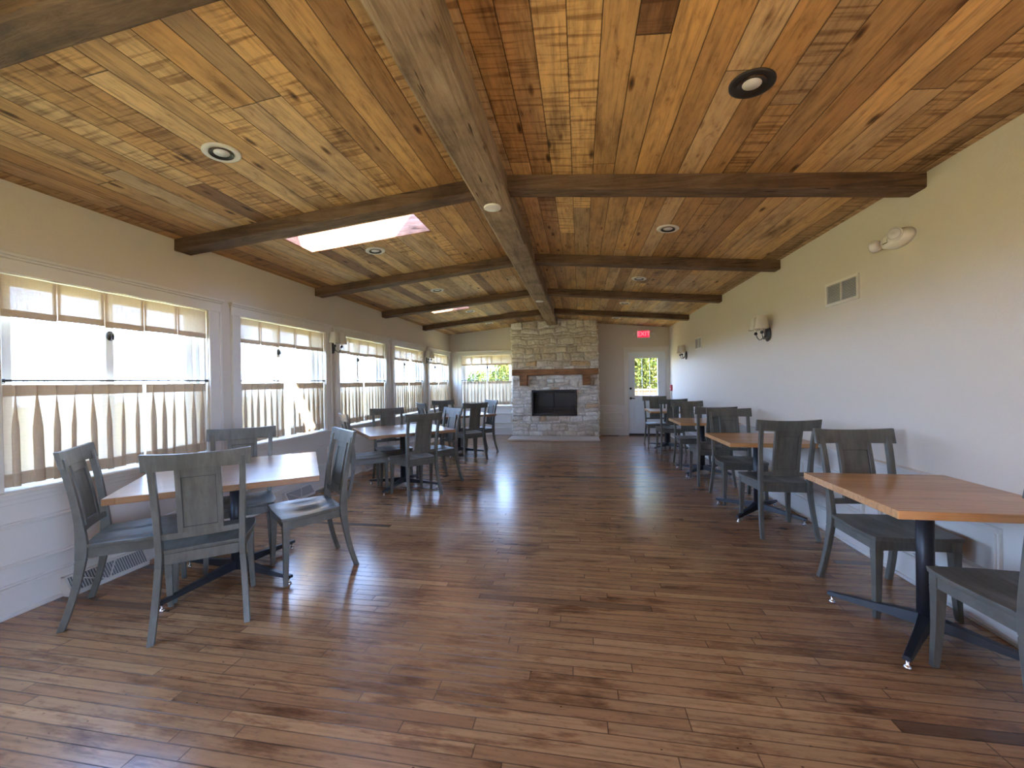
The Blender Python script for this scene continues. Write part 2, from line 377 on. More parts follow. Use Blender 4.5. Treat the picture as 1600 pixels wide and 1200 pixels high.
us = sorted([YB - .2, YF + .2] + [v for a, b in WINS + BACKWINS for v in (a, b)])
struct(wall_grid(us, [-.1, Z_SILL, Z_HEAD, ZE + .02], holesL, 0, WT, TL).build('wall_left', M['wall']))
FILLWIN = (-2.70, -.25)                  # added unseen opening behind the camera, there to fill the room with sun
struct(wall_grid([YB - .2, FILLWIN[0], FILLWIN[1], YF + .2], [-.1, .45, 2.20, ZE + .02], [(FILLWIN[0], FILLWIN[1], .45, 2.20)], 0, WT, TR).build('wall_right', M['wall']))
FWIN = (-3.07, -1.72); DOOR = (1.175, 2.077)
holesF = [(FWIN[0], FWIN[1], Z_SILL, Z_HEAD), (DOOR[0], DOOR[1], 0, 2.05)]
def gable(mb, T, d0, d1):
    pts = [(XL, ZE), (XR, ZE), (XM, zc(XM) + .02)]
    vs = [T(u, d, z) for d in (d0, d1) for u, z in pts]
    mb.add(vs, [(0, 1, 2), (5, 4, 3), (0, 3, 4, 1), (1, 4, 5, 2), (2, 5, 3, 0)])
g1 = wall_grid([XL, FWIN[0], FWIN[1], DOOR[0], DOOR[1], XR], [-.1, 0, Z_SILL, 2.05, Z_HEAD, ZE], holesF, 0, WT, TF); gable(g1, TF, 0, WT)
struct(g1.build('wall_front', M['wall']))
g2 = wall_grid([XL, XR], [-.1, ZE], [], 0, WT, TB); gable(g2, TB, 0, WT)
struct(g2.build('wall_back', M['wall']))

# ceiling: two slopes with the skylight openings cut through
cl = MB()
def slope_box(x0, x1, y0, y1, th=.38):
    vs = [(x, y, zc(x) + dz) for dz in (0, th) for y in (y0, y1) for x in (x0, x1)]
    cl.add(vs, [(0, 2, 3, 1), (4, 5, 7, 6), (0, 1, 5, 4), (2, 6, 7, 3), (0, 4, 6, 2), (1, 3, 7, 5)])
ys = [YB - .2, SKY1[2], SKY1[3], SKY2[2], SKY2[3], YF + .2]
for i in range(5):
    y0, y1 = ys[i], ys[i + 1]
    if i == 1: slope_box(XL - .2, SKY1[0], y0, y1); slope_box(SKY1[1], XM - 1e-4, y0, y1)
    elif i == 3: slope_box(XL - .2, SKY2[0], y0, y1); slope_box(SKY2[1], XM - 1e-4, y0, y1)
    else: slope_box(XL - .2, XM - 1e-4, y0, y1)
slope_box(XM + 1e-4, XR + .2, YB - .2, YF + .2)
struct(cl.build('ceiling', M['ceil']))

# skylights
def skylight(S, label):
    x0, x1, y0, y1 = S
    t = thing('skylight', label, 'skylight', ((x0 + x1) / 2, (y0 + y1) / 2, zc((x0 + x1) / 2)), 0)
    ox, oy, oz = t.location
    def bx(a, b, c, d):
        vs = [(x - ox, y - oy, zc(x) + dz - oz) for dz in (.006, .40) for y in (c, d) for x in (a, b)]
        return MB().add(vs, [(0, 2, 3, 1), (4, 5, 7, 6), (0, 1, 5, 4), (2, 6, 7, 3), (0, 4, 6, 2), (1, 3, 7, 5)])
    w = .016
    bx(x0, x1, y0, y0 + w).build('lining_board', M['shaft'], t); bx(x0, x1, y1 - w, y1).build('lining_board', M['shaft'], t)
    bx(x0, x0 + w, y0 + w, y1 - w).build('lining_board', M['shaft'], t); bx(x1 - w, x1, y0 + w, y1 - w).build('lining_board', M['shaft'], t)
    vs = [(x - ox, y - oy, zc(x) + dz - oz) for dz in (.40, .41) for y in (y0, y1) for x in (x0, x1)]
    MB().add(vs, [(0, 2, 3, 1), (4, 5, 7, 6), (0, 1, 5, 4), (2, 6, 7, 3), (0, 4, 6, 2), (1, 3, 7, 5)]).build('pane', M['glass'], t)
skylight(SKY1, 'long sunlit skylight shaft lined with reddish boards beside the second cross beam')
skylight(SKY2, 'narrow bright skylight slot between the two cross beams toward the fireplace')

# beams
random.seed(3)
def rough_beam(p0, p1, w, h, seed, dirx, taper=None):
    """timber hung under the ceiling from p0 to p1 (top edge points), width w, depth h"""
    n = 26; rings = []; p0 = Vector(p0); p1 = Vector(p1); rnd = random.Random(seed)
    prof = [(-.5, 0), (-.5, -.5), (-.5, -.94), (-.44, -1), (0, -1), (.44, -1), (.5, -.94), (.5, -.5), (.5, 0)]
    for i in range(n + 1):
        p = p0.lerp(p1, i / n); r = []
        for k, (a, b) in enumerate(prof):
            j = Vector((p.x * 1.3, p.y * 1.3, k * 1.7 + seed))
            da = mnoise.noise(j * 2) * .007 if b < 0 else 0; db = mnoise.noise(j * 2 + Vector((9, 9, 9))) * .007 if b < 0 else 0
            if dirx: r.append((p.x, p.y + a * w + da, p.z + b * h + db))
            else: r.append((p.x + a * w + da, p.y, p.z + b * h + db))
        rings.append(r)
    return MB().loft(rings)
RB = .118                                # half width of the ridge beam
by = [1.165, 2.965, 4.80, 6.59, 8.43]
tn = 0
for i, y in enumerate(by):
    for side in (0, 1):
        tn += 1
        a = (XL, XM - RB) if side == 0 else (XM + RB, XR)
        mb = rough_beam((a[0], y, zc(a[0]) + .004), (a[1], y, zc(a[1]) + .004), .15, .102, i * 7 + side * 3, True)
        struct(mb.build('trim_%d' % tn, M['beam'], bevel=0))
tn += 1
struct(rough_beam((XM - .003, YB, zc(XM) + .004), (XM - .003, FY + .01, zc(XM) + .004), RB * 2 + .01, .178, 55, False).build('trim_%d' % tn, M['ridge']))

# ------------------------------------------------------------------ wainscot, casings
def molding(mb, T, u0, u1, z0, z1, dep=.018):
    mb.box(u0, u1, -dep, .001, z0, z1, T)
def frame_mold(mb, T, u0, u1, z0, z1, w=.03, dep=.020):
    for a, b, c, d in ((u0, u1, z1 - w, z1), (u0, u1, z0, z0 + w), (u0, u0 + w, z0 + w, z1 - w), (u1 - w, u1, z0 + w, z1 - w)):
        mb.box(a, b, -dep, .001, c, d, T); e = w * .3
        mb.box(a + (e if b - a < 2 * w else 0), b - (e if b - a < 2 * w else 0), -dep - .008, -dep + .002, c + (e if d - c < 2 * w else 0), d - (e if d - c < 2 * w else 0), T)
def wainscot(T, u0, u1, panels, cut=()):
    mb = MB()
    segs = [(u0, u1)] if not cut else cut
    for a, b in segs:
        mb.box(a, b, -.006, .001, .10, .70, T)                       # painted field
        mb.box(a, b, -.052, .001, .730, .748, T); mb.box(a, b, -.030, .001, .700, .730, T); mb.box(a, b, -.014, .001, .668, .702, T)
    for a, b in panels: frame_mold(mb, lambda u, d, z: T(u, d - .006, z), a, b, .285, .56)
    return mb
def baseb(T, segs):
    mb = MB()
    for a, b in segs:
        mb.box(a, b, -.018, .001, 0, .165, T); mb.box(a, b, -.032, .001, .165, .182, T); mb.box(a, b, -.022, .001, .182, .195, T); mb.box(a, b, -.032, .001, 0, .022, T)
    return mb
panL = []
for a, b in WINS[1:] + BACKWINS[1:]: panL.append((a - .02, b + .04))
panL += [(1.56, 3.22), (-.2, 1.42)]
tn += 1; struct(wainscot(TL, YB, YF, panL).build('trim_%d' % tn, M['white'], bevel=.003, seg=1))
pr = []; y = YB + .25
while y < YF - .6: pr.append((y, y + .86)); y += 1.02
pr = [(a, b) for a, b in pr if a > FILLWIN[1] + .12 or b < FILLWIN[0] - .12]
tn += 1; struct(wainscot(TR, YB, YF, pr, [(YB, FILLWIN[0] - .12), (FILLWIN[1] + .12, YF)]).build('trim_%d' % tn, M['white'], bevel=.003, seg=1))
tn += 1; struct(wainscot(TF, XL, XR, [(-3.28, -2.55), (-2.45, -1.75), (.56, 1.03)], [(XL, FX0 + .01), (FX1 - .01, 1.08)]).build('trim_%d' % tn, M['white'], bevel=.003, seg=1))
struct(baseb(TL, [(YB, YF)]).build('baseboard_left', M['white'], bevel=.003, seg=1))
struct(baseb(TR, [(YB, YF)]).build('baseboard_right', M['white'], bevel=.003, seg=1))
struct(baseb(TF, [(XL, FX0), (FX1, 1.08)]).build('baseboard_front', M['white'], bevel=.003, seg=1))

# ------------------------------------------------------------------ windows
wn = 0
def window(T, u0, u1, z0, z1, cas=(.12, .12), latch=True, casing=True):
    global wn; wn += 1
    e = bpy.data.objects.new('window_%d' % wn, None); C.objects.link(e); e['kind'] = 'structure'; e.empty_display_size = .1
    if casing:
        c = MB(); a, b = u0 - cas[0], u1 + cas[1]
        c.box(a, u0 - .004, -.02, .001, z0, z1 + .004, T); c.box(u1 + .004, b, -.02, .001, z0, z1 + .004, T)
        c.box(a, a + .022, -.032, -.018, z0, z1 + .004, T); c.box(b - .022, b, -.032, -.018, z0, z1 + .004, T)
        c.box(a, b, -.022, .001, z1 + .004, z1 + .088, T); c.box(a - .008, b + .008, -.034, .001, z1 + .088, z1 + .104, T)
        c.box(a - .018, b + .018, -.05, .001, z1 + .104, z1 + .124, T)
        c.build('window_casing', M['white'], e, .003, seg=1)
    s = MB().box(u0, u1, -.045 if casing else 0, WT, z0 - .012, z0 + .004, T); s.build('window_sill', M['white'], e, .004)
    f = MB(); w = .045
    for (a, b, c_, d) in ((u0, u1, z0, z0 + w), (u0, u1, z1 - .024, z1), (u0, u0 + w, z0 + w, z1 - .024), (u1 - w, u1, z0 + w, z1 - .024)): f.box(a, b, .085, .155, c_, d, T)
    f.box(u0, u0 + .012, .03, .09, z0, z1, T); f.box(u1 - .012, u1, .03, .09, z0, z1, T)
    f.build('window_frame', M['vinyl'], e, .003, seg=1)
    um = u0 + (u1 - u0) * (.465 if T is TL else .5)
    for k, (a, b, d0) in enumerate(((u0 + w, um + .03, .092), (um - .03, u1 - w, .122))):
        q = MB(); w2 = .056
        for (p, r, c_, d) in ((a, b, z0 + w, z0 + w + w2), (a, b, z1 - .054, z1 - .024), (a, a + w2, z0 + w + w2, z1 - .054), (b - w2, b, z0 + w + w2, z1 - .054)): q.box(p, r, d0, d0 + .028, c_, d, T)
        sash = q.build('sash', M['vinyl'], e, .004, seg=1)
        MB().box(a + w2 - .004, b - w2 + .004, d0 + .011, d0 + .015, z0 + w + w2 - .004, z1 - .050, T).build('pane', M['glass'], sash)
    if latch:
        k = MB(); zz = z0 + 1.01
        k.lathe([(.0, .0), (.026, .0), (.028, .006), (.022, .014), (0, .014)], 18, lambda x, y, z: T(um + .004 + x, .092 - z, zz + y * 1.3))
        k.box(um - .003, um + .011, .062, .08, zz - .03, zz + .012, T)
        k.build('latch', M['bronze'], e)
    return e
SPL = []
allw = sorted(WINS)
for i, (a, b) in enumerate(allw):
    lo = .113; hi = .125
    if i == 3: hi = .14
    if i == 4: hi = .13; lo = .14
    window(TL, a, b, Z_SILL, Z_HEAD, (lo, hi))
window(TF, FWIN[0], FWIN[1], Z_SILL, Z_HEAD, (.12, .055))
window(TR, FILLWIN[0], FILLWIN[1], .45, 2.20, (.12, .12))  # added fill window behind the camera, brings in bounced sun
for a, b in BACKWINS: window(TL, a, b, Z_SILL, Z_HEAD, (.12, .12))

# ------------------------------------------------------------------ curtains
def curtain_sheet(T, u0, u1, z0, z1, pleats, d, seed, amp=.015, over=.038, hemz=.078, topz=.07):
    rnd = random.Random(seed); n = pleats * 16; zs = np.linspace(0, 1, 15)
    ph = [rnd.uniform(-.25, .25) for _ in range(pleats + 2)]; bs = [rnd.uniform(.7, 1.25) for _ in range(pleats + 2)]; wob = rnd.uniform(0, 6)
    def pos(i, k):
        s = i / n; tz = zs[k]; q = s * pleats; j = min(int(q), pleats - 1); fr = q - j
        b = bs[j] * (1 - fr) + bs[j + 1] * fr
        grow = .35 + .65 * min(1, tz * 2.2)
        ang = 2 * PI * q + .5 * math.sin(q * 1.3 + wob) * tz
        u = u0 + (u1 - u0) * s + over * b * grow * math.sin(ang) + .008 * math.sin(q * 2.1 + wob) * tz
        dd = amp * b * (.45 + .55 * min(1, tz * 2.5)) * math.cos(ang)
        u = min(max(u, u0 - .004), u1 + .004)
        return T(u, d + dd, z1 + (z0 - z1) * tz + .004 * math.sin(q * 2.3 + wob) * tz)
    vs = [pos(i, k) for k in range(len(zs)) for i in range(n + 1)]
    fs = [(k * (n + 1) + i, k * (n + 1) + i + 1, (k + 1) * (n + 1) + i + 1, (k + 1) * (n + 1) + i) for k in range(len(zs) - 1) for i in range(n)]
    main = MB().add(vs, fs, True)
    H = z1 - z0
    def band(za, zb, off):
        ts = [(z1 - zb) / H, (z1 - za) / H]
        out = []
        for tz in ts:
            k = min(int(tz * (len(zs) - 1)), len(zs) - 2); f = tz * (len(zs) - 1) - k
            for i in range(n + 1):
                p = Vector(pos(i, k)).lerp(Vector(pos(i, k + 1)), f); q = Vector(T(0, off, 0)) - Vector(T(0, 0, 0)); out.append(tuple(p + q))
        return MB().add(out, [(i, i + 1, n + 2 + i, n + 1 + i) for i in range(n)], True)
    return main, band(z1 - topz, z1 + .0, -.002), band(z0 - .0, z0 + hemz, -.002)
def ord_(i): return ('first', 'second', 'third', 'fourth', 'fifth')[i]
def rod_set(T, u0, u1, who, seed, splits, zrod=1.418, both=True):
    r = thing('curtain_rod', 'thin black rod with rings across ' + who, 'curtain rod', T(u0, .01, zrod), 0)
    off = Vector(T(u0, .01, zrod))
    TT = lambda u, d, z: tuple(Vector(T(u, d, z)) - off)
    MB().tube([TT(u0 + .003, .01, zrod), TT(u1 - .003, .01, zrod)], .006, 8).build('rod', M['black'], r)
    for uu in (u0 + .012, u1 - .012): MB().lathe([(.0, -.009), (.011, -.009), (.011, .009), (0, .009)], 12, lambda x, y, z: TT(uu + z, .01 + x, zrod + y)).build('end_cap', M['black'], r)
    rings = []
    for (a, b, np_) in splits:
        for k in range(np_ + 1): rings.append(a + (b - a) * (k + .0) / np_)
    for uu in rings:
        if uu < u0 + .01 or uu > u1 - .01: continue
        pts = [TT(uu, .01 + .013 * math.cos(q), zrod - .005 + .013 * math.sin(q)) for q in np.linspace(0, 2 * PI, 13)]
        MB().tube(pts, .0014, 5, False).build('ring', M['black'], r)
    for k, (a, b, np_) in enumerate(splits):
        main, top, bot = curtain_sheet(T, a, b, .775, 1.392, np_, .012, seed + k)
        nm = 'cafe curtain panel'
        side = ('half nearer the camera', 'half toward the fireplace')[k] if both else ('half by the corner', 'half by the stone')[k]
        c = tag(main.build('cafe_curtain', M['linen']), 'pleated linen cafe curtain, %s, on %s' % (side, who), 'curtain', 'pleated cafe curtains')
        top.build('heading_band', M['hem'], c); bot.build('hem', M['hem'], c)
def valance(T, u0, u1, who, n=5, z0=1.807, z1=2.058):
    e = thing('valance', 'box-pleated linen valance atop ' + who, 'valance', T(u0, .0, z1), 0, 'linen valances')
    off = Vector(T(u0, .0, z1)); TT = lambda u, d, z: tuple(Vector(T(u, d, z)) - off)
    w = (u1 - u0) / n; a = MB(); h = MB(); rd = random.Random(int(u0 * 100)); d0 = .008
    hm = .045
    for k in range(n):
        p0 = u0 + k * w + .004; p1 = p0 + w - .008; dz = rd.uniform(-.006, .006); bow = rd.uniform(.006, .014)
        m = 9; cols = [(p0 + (p1 - p0) * i / (m - 1), d0 - bow * math.sin(PI * i / (m - 1))) for i in range(m)]
        rows = [z1, (z0 + z1) / 2, z0 + dz]
        a.add([TT(u, d, z) for z in rows for u, d in cols], [(r * m + i, r * m + i + 1, (r + 1) * m + i + 1, (r + 1) * m + i) for r in range(2) for i in range(m - 1)], True)
        h.add([TT(u, d - .002, z) for z in (z0 + dz + hm, z0 + dz) for u, d in cols], [(i, i + 1, m + i + 1, m + i) for i in range(m - 1)], True)
    for k in range(n + 1):                # inverted pleat folds between the flats
        uc = u0 + k * w; lo, hi = max(u0, uc - .022), min(u1, uc + .022)
        f = MB(); f.add([TT(lo, d0 + .004, z1), TT(hi, d0 + .004, z1), TT(hi, d0 + .006, z0 + .006), TT(lo, d0 + .006, z0 + .006)], [(0, 1, 2, 3)]); f.build('pleat_fold', M['hem'], e)
    a.build('cloth', M['linen'], e); h.build('hem', M['hem'], e)
names = ['the biggest-looking side window', 'the second side window', 'the third side window', 'the fourth side window', 'the last side window, by the corner']
for i, (a, b) in enumerate(allw):
    m = a + (b - a) * (.60 if i == 0 else .5)
    g = .012 if i != 1 else .05
    rod_set(TL, a, b, names[i], 10 + i * 5, [(a + .015, m - g, 8 if i == 0 else 7), (m + g, b - .012, 6 if i == 0 else 7)])
    valance(TL, a + .006, b - .006, names[i])
fm = (FWIN[0] + FWIN[1]) / 2
rod_set(TF, FWIN[0], FWIN[1], 'the end-wall window', 77, [(FWIN[0] + .015, fm - .01, 7), (fm + .01, FWIN[1] - .012, 7)], both=False)
valance(TF, FWIN[0] + .006, FWIN[1] - .006, 'the end-wall window')

# ------------------------------------------------------------------ door at the far end
d = bpy.data.objects.new('door_1', None); C.objects.link(d); d['kind'] = 'structure'
dm = MB(); x0, x1 = DOOR[0] + .014, DOOR[1] - .014; gx0, gx1, gz0, gz1 = 1.335, 1.878, .972, 1.893
for a, b, c_, e_ in ((x0, gx0, .045, 2.035), (gx1, x1, .045, 2.035), (gx0, gx1, .045, gz0), (gx0, gx1, gz1, 2.035)): dm.box(a, b, .03, .075, c_, e_, TF)
dm.build('door_leaf', M['door'], d)
pm = MB()
for a, b, c_, e_ in ((gx0 - .02, gx0 + .25, .2, .80), (gx1 - .25, gx1 + .02, .2, .80)): frame_mold(pm, lambda u, q, z: TF(u, q + .03, z), a, b, c_, e_, .022, .008)
frame_mold(pm, lambda u, q, z: TF(u, q + .03, z), gx0 - .025, gx1 + .025, gz0 - .025, gz1 + .025, .028, .012)
for k in (1, 2): u = gx0 + (gx1 - gx0) * k / 3; pm.box(u - .007, u + .007, .034, .05, gz0, gz1, TF)
for k in (1, 2): z = gz0 + (gz1 - gz0) * k / 3; pm.box(gx0, gx1, .034, .05, z - .007, z + .007, TF)
pm.build('door_molding', M['door'], d)
MB().box(gx0 - .003, gx1 + .003, .052, .056, gz0 - .003, gz1 + .003, TF).build('pane', M['glass'], d)
c = MB(); c.box(DOOR[0] - .095, DOOR[0], -.02, .001, 0, 2.055, TF); c.box(DOOR[1], XR - .002, -.02, .001, 0, 2.055, TF); c.box(DOOR[0] - .095, XR - .002, -.022, .001, 2.05, 2.14, TF)
c.box(DOOR[0] - .105, XR - .002, -.036, .001, 2.14, 2.165, TF); c.box(DOOR[0], DOOR[0] + .012, 0, .16, 0, 2.05, TF); c.box(DOOR[1] - .012, DOOR[1], 0, .16, 0, 2.05, TF); c.box(DOOR[0], DOOR[1], 0, .16, 2.038, 2.05, TF)
c.build('door_casing', M['white'], d, .003, seg=1)
MB().box(DOOR[0], DOOR[1], .0, .16, 0.001, .042, TF).build('threshold', M['rail'], d)
k = MB().lathe([(0, 0), (.028, 0), (.028, .012), (.012, .016), (.012, .04), (0, .04)], 16, lambda x, y, z: TF(1.237 + x, .03 - z, 1.15 + y)); k.build('deadbolt', M['bronze'], d)
k = MB().lathe([(0, 0), (.03, 0), (.03, .01), (.014, .014), (.014, .05), (0, .05)], 16, lambda x, y, z: TF(1.237 + x, .03 - z, .91 + y)); k.box(1.22, 1.33, -.03, -.015, .90, .92, TF); k.build('door_handle', M['bronze'], d)

# ------------------------------------------------------------------ stone fireplace
fp = thing('stone_fireplace', 'pale fieldstone fireplace with timber mantel and glass firebox at the far wall', 'fireplace', ((FX0 + FX1) / 2, FY, 0))
fo = Vector(fp.location)
HX0, HX1, HZ0, HZ1 = -1.158, -.075, .525, 1.148
core = MB(); Tf = lambda x, y, z: tuple(Vector((x, y, z)) - fo)
ztop = 2.64
core.box(FX0 + .03, HX0 - .004, FY + .02, YF - .002, 0, ztop, Tf); core.box(HX1 + .004, FX1 - .03, FY + .02, YF - .002, 0, ztop, Tf)
core.box(HX0 - .004, HX1 + .004, FY + .02, YF - .002, 0, HZ0 - .004, Tf); core.box(HX0 - .004, HX1 + .004, FY + .02, YF - .002, HZ1 + .004, ztop, Tf)
vs = [Tf(x, y, z) for y in (FY + .03, YF - .002) for x, z in ((FX0 + .03, ztop), (FX1 - .03, ztop), (FX1 - .03, zc(FX1) - .005), (XM, zc(XM) - .005), (FX0 + .03, zc(FX0) - .005))]
core.add(vs, [(0, 1, 2, 3, 4), (9, 8, 7, 6, 5), (0, 5, 6, 1), (1, 6, 7, 2), (2, 7, 8, 3), (3, 8, 9, 4), (4, 9, 5, 0)])
core.build('mortar_core', M['mortar'], fp)
stv, stf, stt = [], [], []
rs = random.Random(11)
def warp(u, z):
    n1 = mnoise.noise(Vector((u * 3.2, z * 4.5, 3))); n2 = mnoise.noise(Vector((u * 3.6, z * 3.0, 30)))
    return n1 * .035, n2 * .048
def put_stone(u0, u1, z0, z1, P, lim, nn):
    """one rough stone on face P(u, out, z)"""
    gp = .0035; u0 += gp; u1 -= gp; z0 += gp; z1 -= gp
    nu = max(5, int((u1 - u0) / .02)); nz = max(5, int((z1 - z0) / .02))
    dep = rs.uniform(-.004, .022); sx, sz = rs.uniform(-.016, .016), rs.uniform(-.014, .014); tone = rs.random()
    tone = 1.0 if tone > .95 else tone * .9
    cj = [(rs.uniform(-.010, .014), rs.uniform(-.010, .014)) for _ in range(4)]
    base = len(stv); se = rs.uniform(0, 50)
    for b in range(nz + 1):
        for a in range(nu + 1):
            fa, fb = a / nu, b / nz
            u = u0 + (u1 - u0) * fa; z = z0 + (z1 - z0) * fb
            ju = cj[0][0] * (1 - fa) * (1 - fb) - cj[1][0] * fa * (1 - fb) + cj[2][0] * (1 - fa) * fb - cj[3][0] * fa * fb
            jz = cj[0][1] * (1 - fa) * (1 - fb) + cj[1][1] * fa * (1 - fb) - cj[2][1] * (1 - fa) * fb - cj[3][1] * fa * fb
            edge = min(a, nu - a, b, nz - b)
            wob = mnoise.noise(Vector((u * 14, z * 14, se))) * .008 if edge == 0 else 0
            wu, wz = warp(u, z)
            fadeu = min(1, (u - lim[0]) / .15, (lim[1] - u) / .15); fadez = min(1, (z - lim[2]) / .12, (lim[3] - z) / .12); fd = max(0, min(fadeu, fadez))
            uu = u + ju + wu * fd + wob * (fd > 0); zz = z + jz + wz * fd + wob * (fd > 0)
            uu = min(max(uu, lim[0]), lim[1]); zz = min(max(zz, lim[2]), lim[3])
            rnd_ = 0 if edge == 0 else (.021 if edge == 1 else .024)
            o_ = -.024 + (mnoise.noise(Vector((u * 30, z * 30, 5))) * .006 if edge == 0 else rnd_ + dep + sx * (fa - .5) * 1.6 + sz * (fb - .5) * 1.6 + mnoise.noise(Vector((u * 18, z * 18, se))) * .017 + mnoise.noise(Vector((u * 40, z * 40, se))) * .009)
            stv.append(P(uu, o_, zz))
    for b in range(nz):
        for a in range(nu):
            stf.append((base + b * (nu + 1) + a, base + b * (nu + 1) + a + 1, base + (b + 1) * (nu + 1) + a + 1, base + (b + 1) * (nu + 1) + a)); stt.append(tone)
def fill(u0, u1, z0, z1, P, lim):
    z = z0
    while z < z1 - .01:
        h = rs.choice([.06, .08, .10, .12, .15, .18]); h = min(h, z1 - z)
        if z1 - z - h < .06: h = z1 - z
        u = u0
        while u < u1 - .01:
            w = rs.uniform(.10, .40) * (.7 if h < .09 else 1) + .05
            if u1 - u - w < .11: w = u1 - u
            w = min(w, u1 - u)
            if h > .15 and w > .16 and rs.random() < .4: put_stone(u, u + w, z, z + h * .5, P, lim, 0); put_stone(u, u + w, z + h * .5, z + h, P, lim, 0)
            else: put_stone(u, u + w, z, z + h, P, lim, 0)
            u += w
        z += h
Pf = lambda u, o_, z: Tf(u, FY - o_, min(z, zc(u) - .004))
HZ = .036
fill(FX0, FX1, HZ, HZ0, Pf, (FX0, FX1, HZ, HZ0)); fill(FX0, HX0, HZ0, HZ1, Pf, (FX0, HX0, HZ0, HZ1)); fill(HX1, FX1, HZ0, HZ1, Pf, (HX1, FX1, HZ0, HZ1))
fill(FX0, FX1, HZ1, 2.83, Pf, (FX0, FX1, HZ1, 2.86))
for xs, sg in ((FX0, -1), (FX1, 1)):
    Ps = lambda u, o_, z, xs=xs, sg=sg: Tf(xs + sg * o_, u, min(z, zc(xs) - .004))
    fill(FY, YF - .003, HZ, 2.68, Ps, (FY, YF - .003, HZ, 2.7))
me = bpy.data.meshes.new('stonework'); me.from_pydata(stv, [], stf); me.update()
ta = me.attributes.new('tone', 'FLOAT', 'FACE'); ta.data.foreach_set('value', stt)
so = bpy.data.objects.new('stonework', me); C.objects.link(so); so.parent = fp; me.materials.append(M['stone'])
bm = bmesh.new(); bm.from_mesh(me); bmesh.ops.recalc_face_normals(bm, faces=bm.faces[:]); bm.to_mesh(me); bm.free()
for p in me.polygons: p.use_smooth = True
hs = MB().box(FX0 - .02, FX1 - .01, FY - .56, FY + .02, 0.0005, .036, Tf).build('hearth_slab', M['hearth'], fp, .006)
fb = MB()
for a, b, c_, e_ in ((HX0, HX1, HZ1 - .045, HZ1), (HX0, HX1, HZ0, HZ0 + .05), (HX0, HX0 + .04, HZ0, HZ1), (HX1 - .04, HX1, HZ0, HZ1)): fb.box(a, b, FY - .006, FY + .06, c_, e_, Tf)
fbo = fb.build('firebox_frame', M['black'], fp, .004)
ib = MB(); ib.box(HX0, HX1, FY + .40, FY + .42, HZ0, HZ1, Tf); ib.box(HX0, HX0 + .01, FY + .05, FY + .4, HZ0, HZ1, Tf); ib.box(HX1 - .01, HX1, FY + .05, FY + .4, HZ0, HZ1, Tf)
ib.box(HX0, HX1, FY + .05, FY + .4, HZ0, HZ0 + .01, Tf); ib.box(HX0, HX1, FY + .05, FY + .4, HZ1 - .01, HZ1, Tf); ib.build('firebox', M['soot'], fp)
for a, b in ((HX0 + .042, (HX0 + HX1) / 2 - .003), ((HX0 + HX1) / 2 + .003, HX1 - .042)):
    MB().box(a, b, FY + .018, FY + .024, HZ0 + .052, HZ1 - .047, Tf).build('glass_door', M['fireglass'] if 'fireglass' in M else m_glass('firebox glass', 1.6, (.30, .29, .29)), fp)
lg = MB()
for q, (yy, zz, r) in enumerate(((FY + .14, HZ0 + .07, .045), (FY + .24, HZ0 + .07, .05), (FY + .19, HZ0 + .145, .04))): lg.tube([Tf(HX0 + .25, yy, zz), Tf(HX0 + .55, yy + .01, zz + .01), Tf(HX1 - .25, yy, zz)], [r, r * .95, r], 10)
lg.build('logs', M['bark'], fp)
def lumpy(x0, x1, y0, y1, z0, z1, seed, n=20, alongx=True):
    rings = []
    for i in range(n + 1):
        f = i / n; x = x0 + (x1 - x0) * f; r = []
        for k, (yy, zz) in enumerate(((y0, z0), (y0, (z0 + z1) / 2), (y0, z1), ((y0 + y1) / 2, z1), (y1, z1), (y1, z0), ((y0 + y1) / 2, z0))):
            v = Vector((x * 4, k * 3.3, seed)); e_ = .008 if yy < y1 - .01 else 0
            r.append(Tf(x, yy + mnoise.noise(v) * e_, zz + mnoise.noise(v + Vector((5, 5, 5))) * .008))
        rings.append(r)
    return MB().loft(rings)
mo = lumpy(-1.60, .432, FY - .215, FY + .02, 1.512, 1.652, 4).build('mantel', M['mantel'], fp, .006)
for a in (-1.425, .065): lumpy(a, a + .185, FY - .16, FY + .02, 1.262, 1.515, a, 5).build('corbel', M['mantel'], mo, .006)

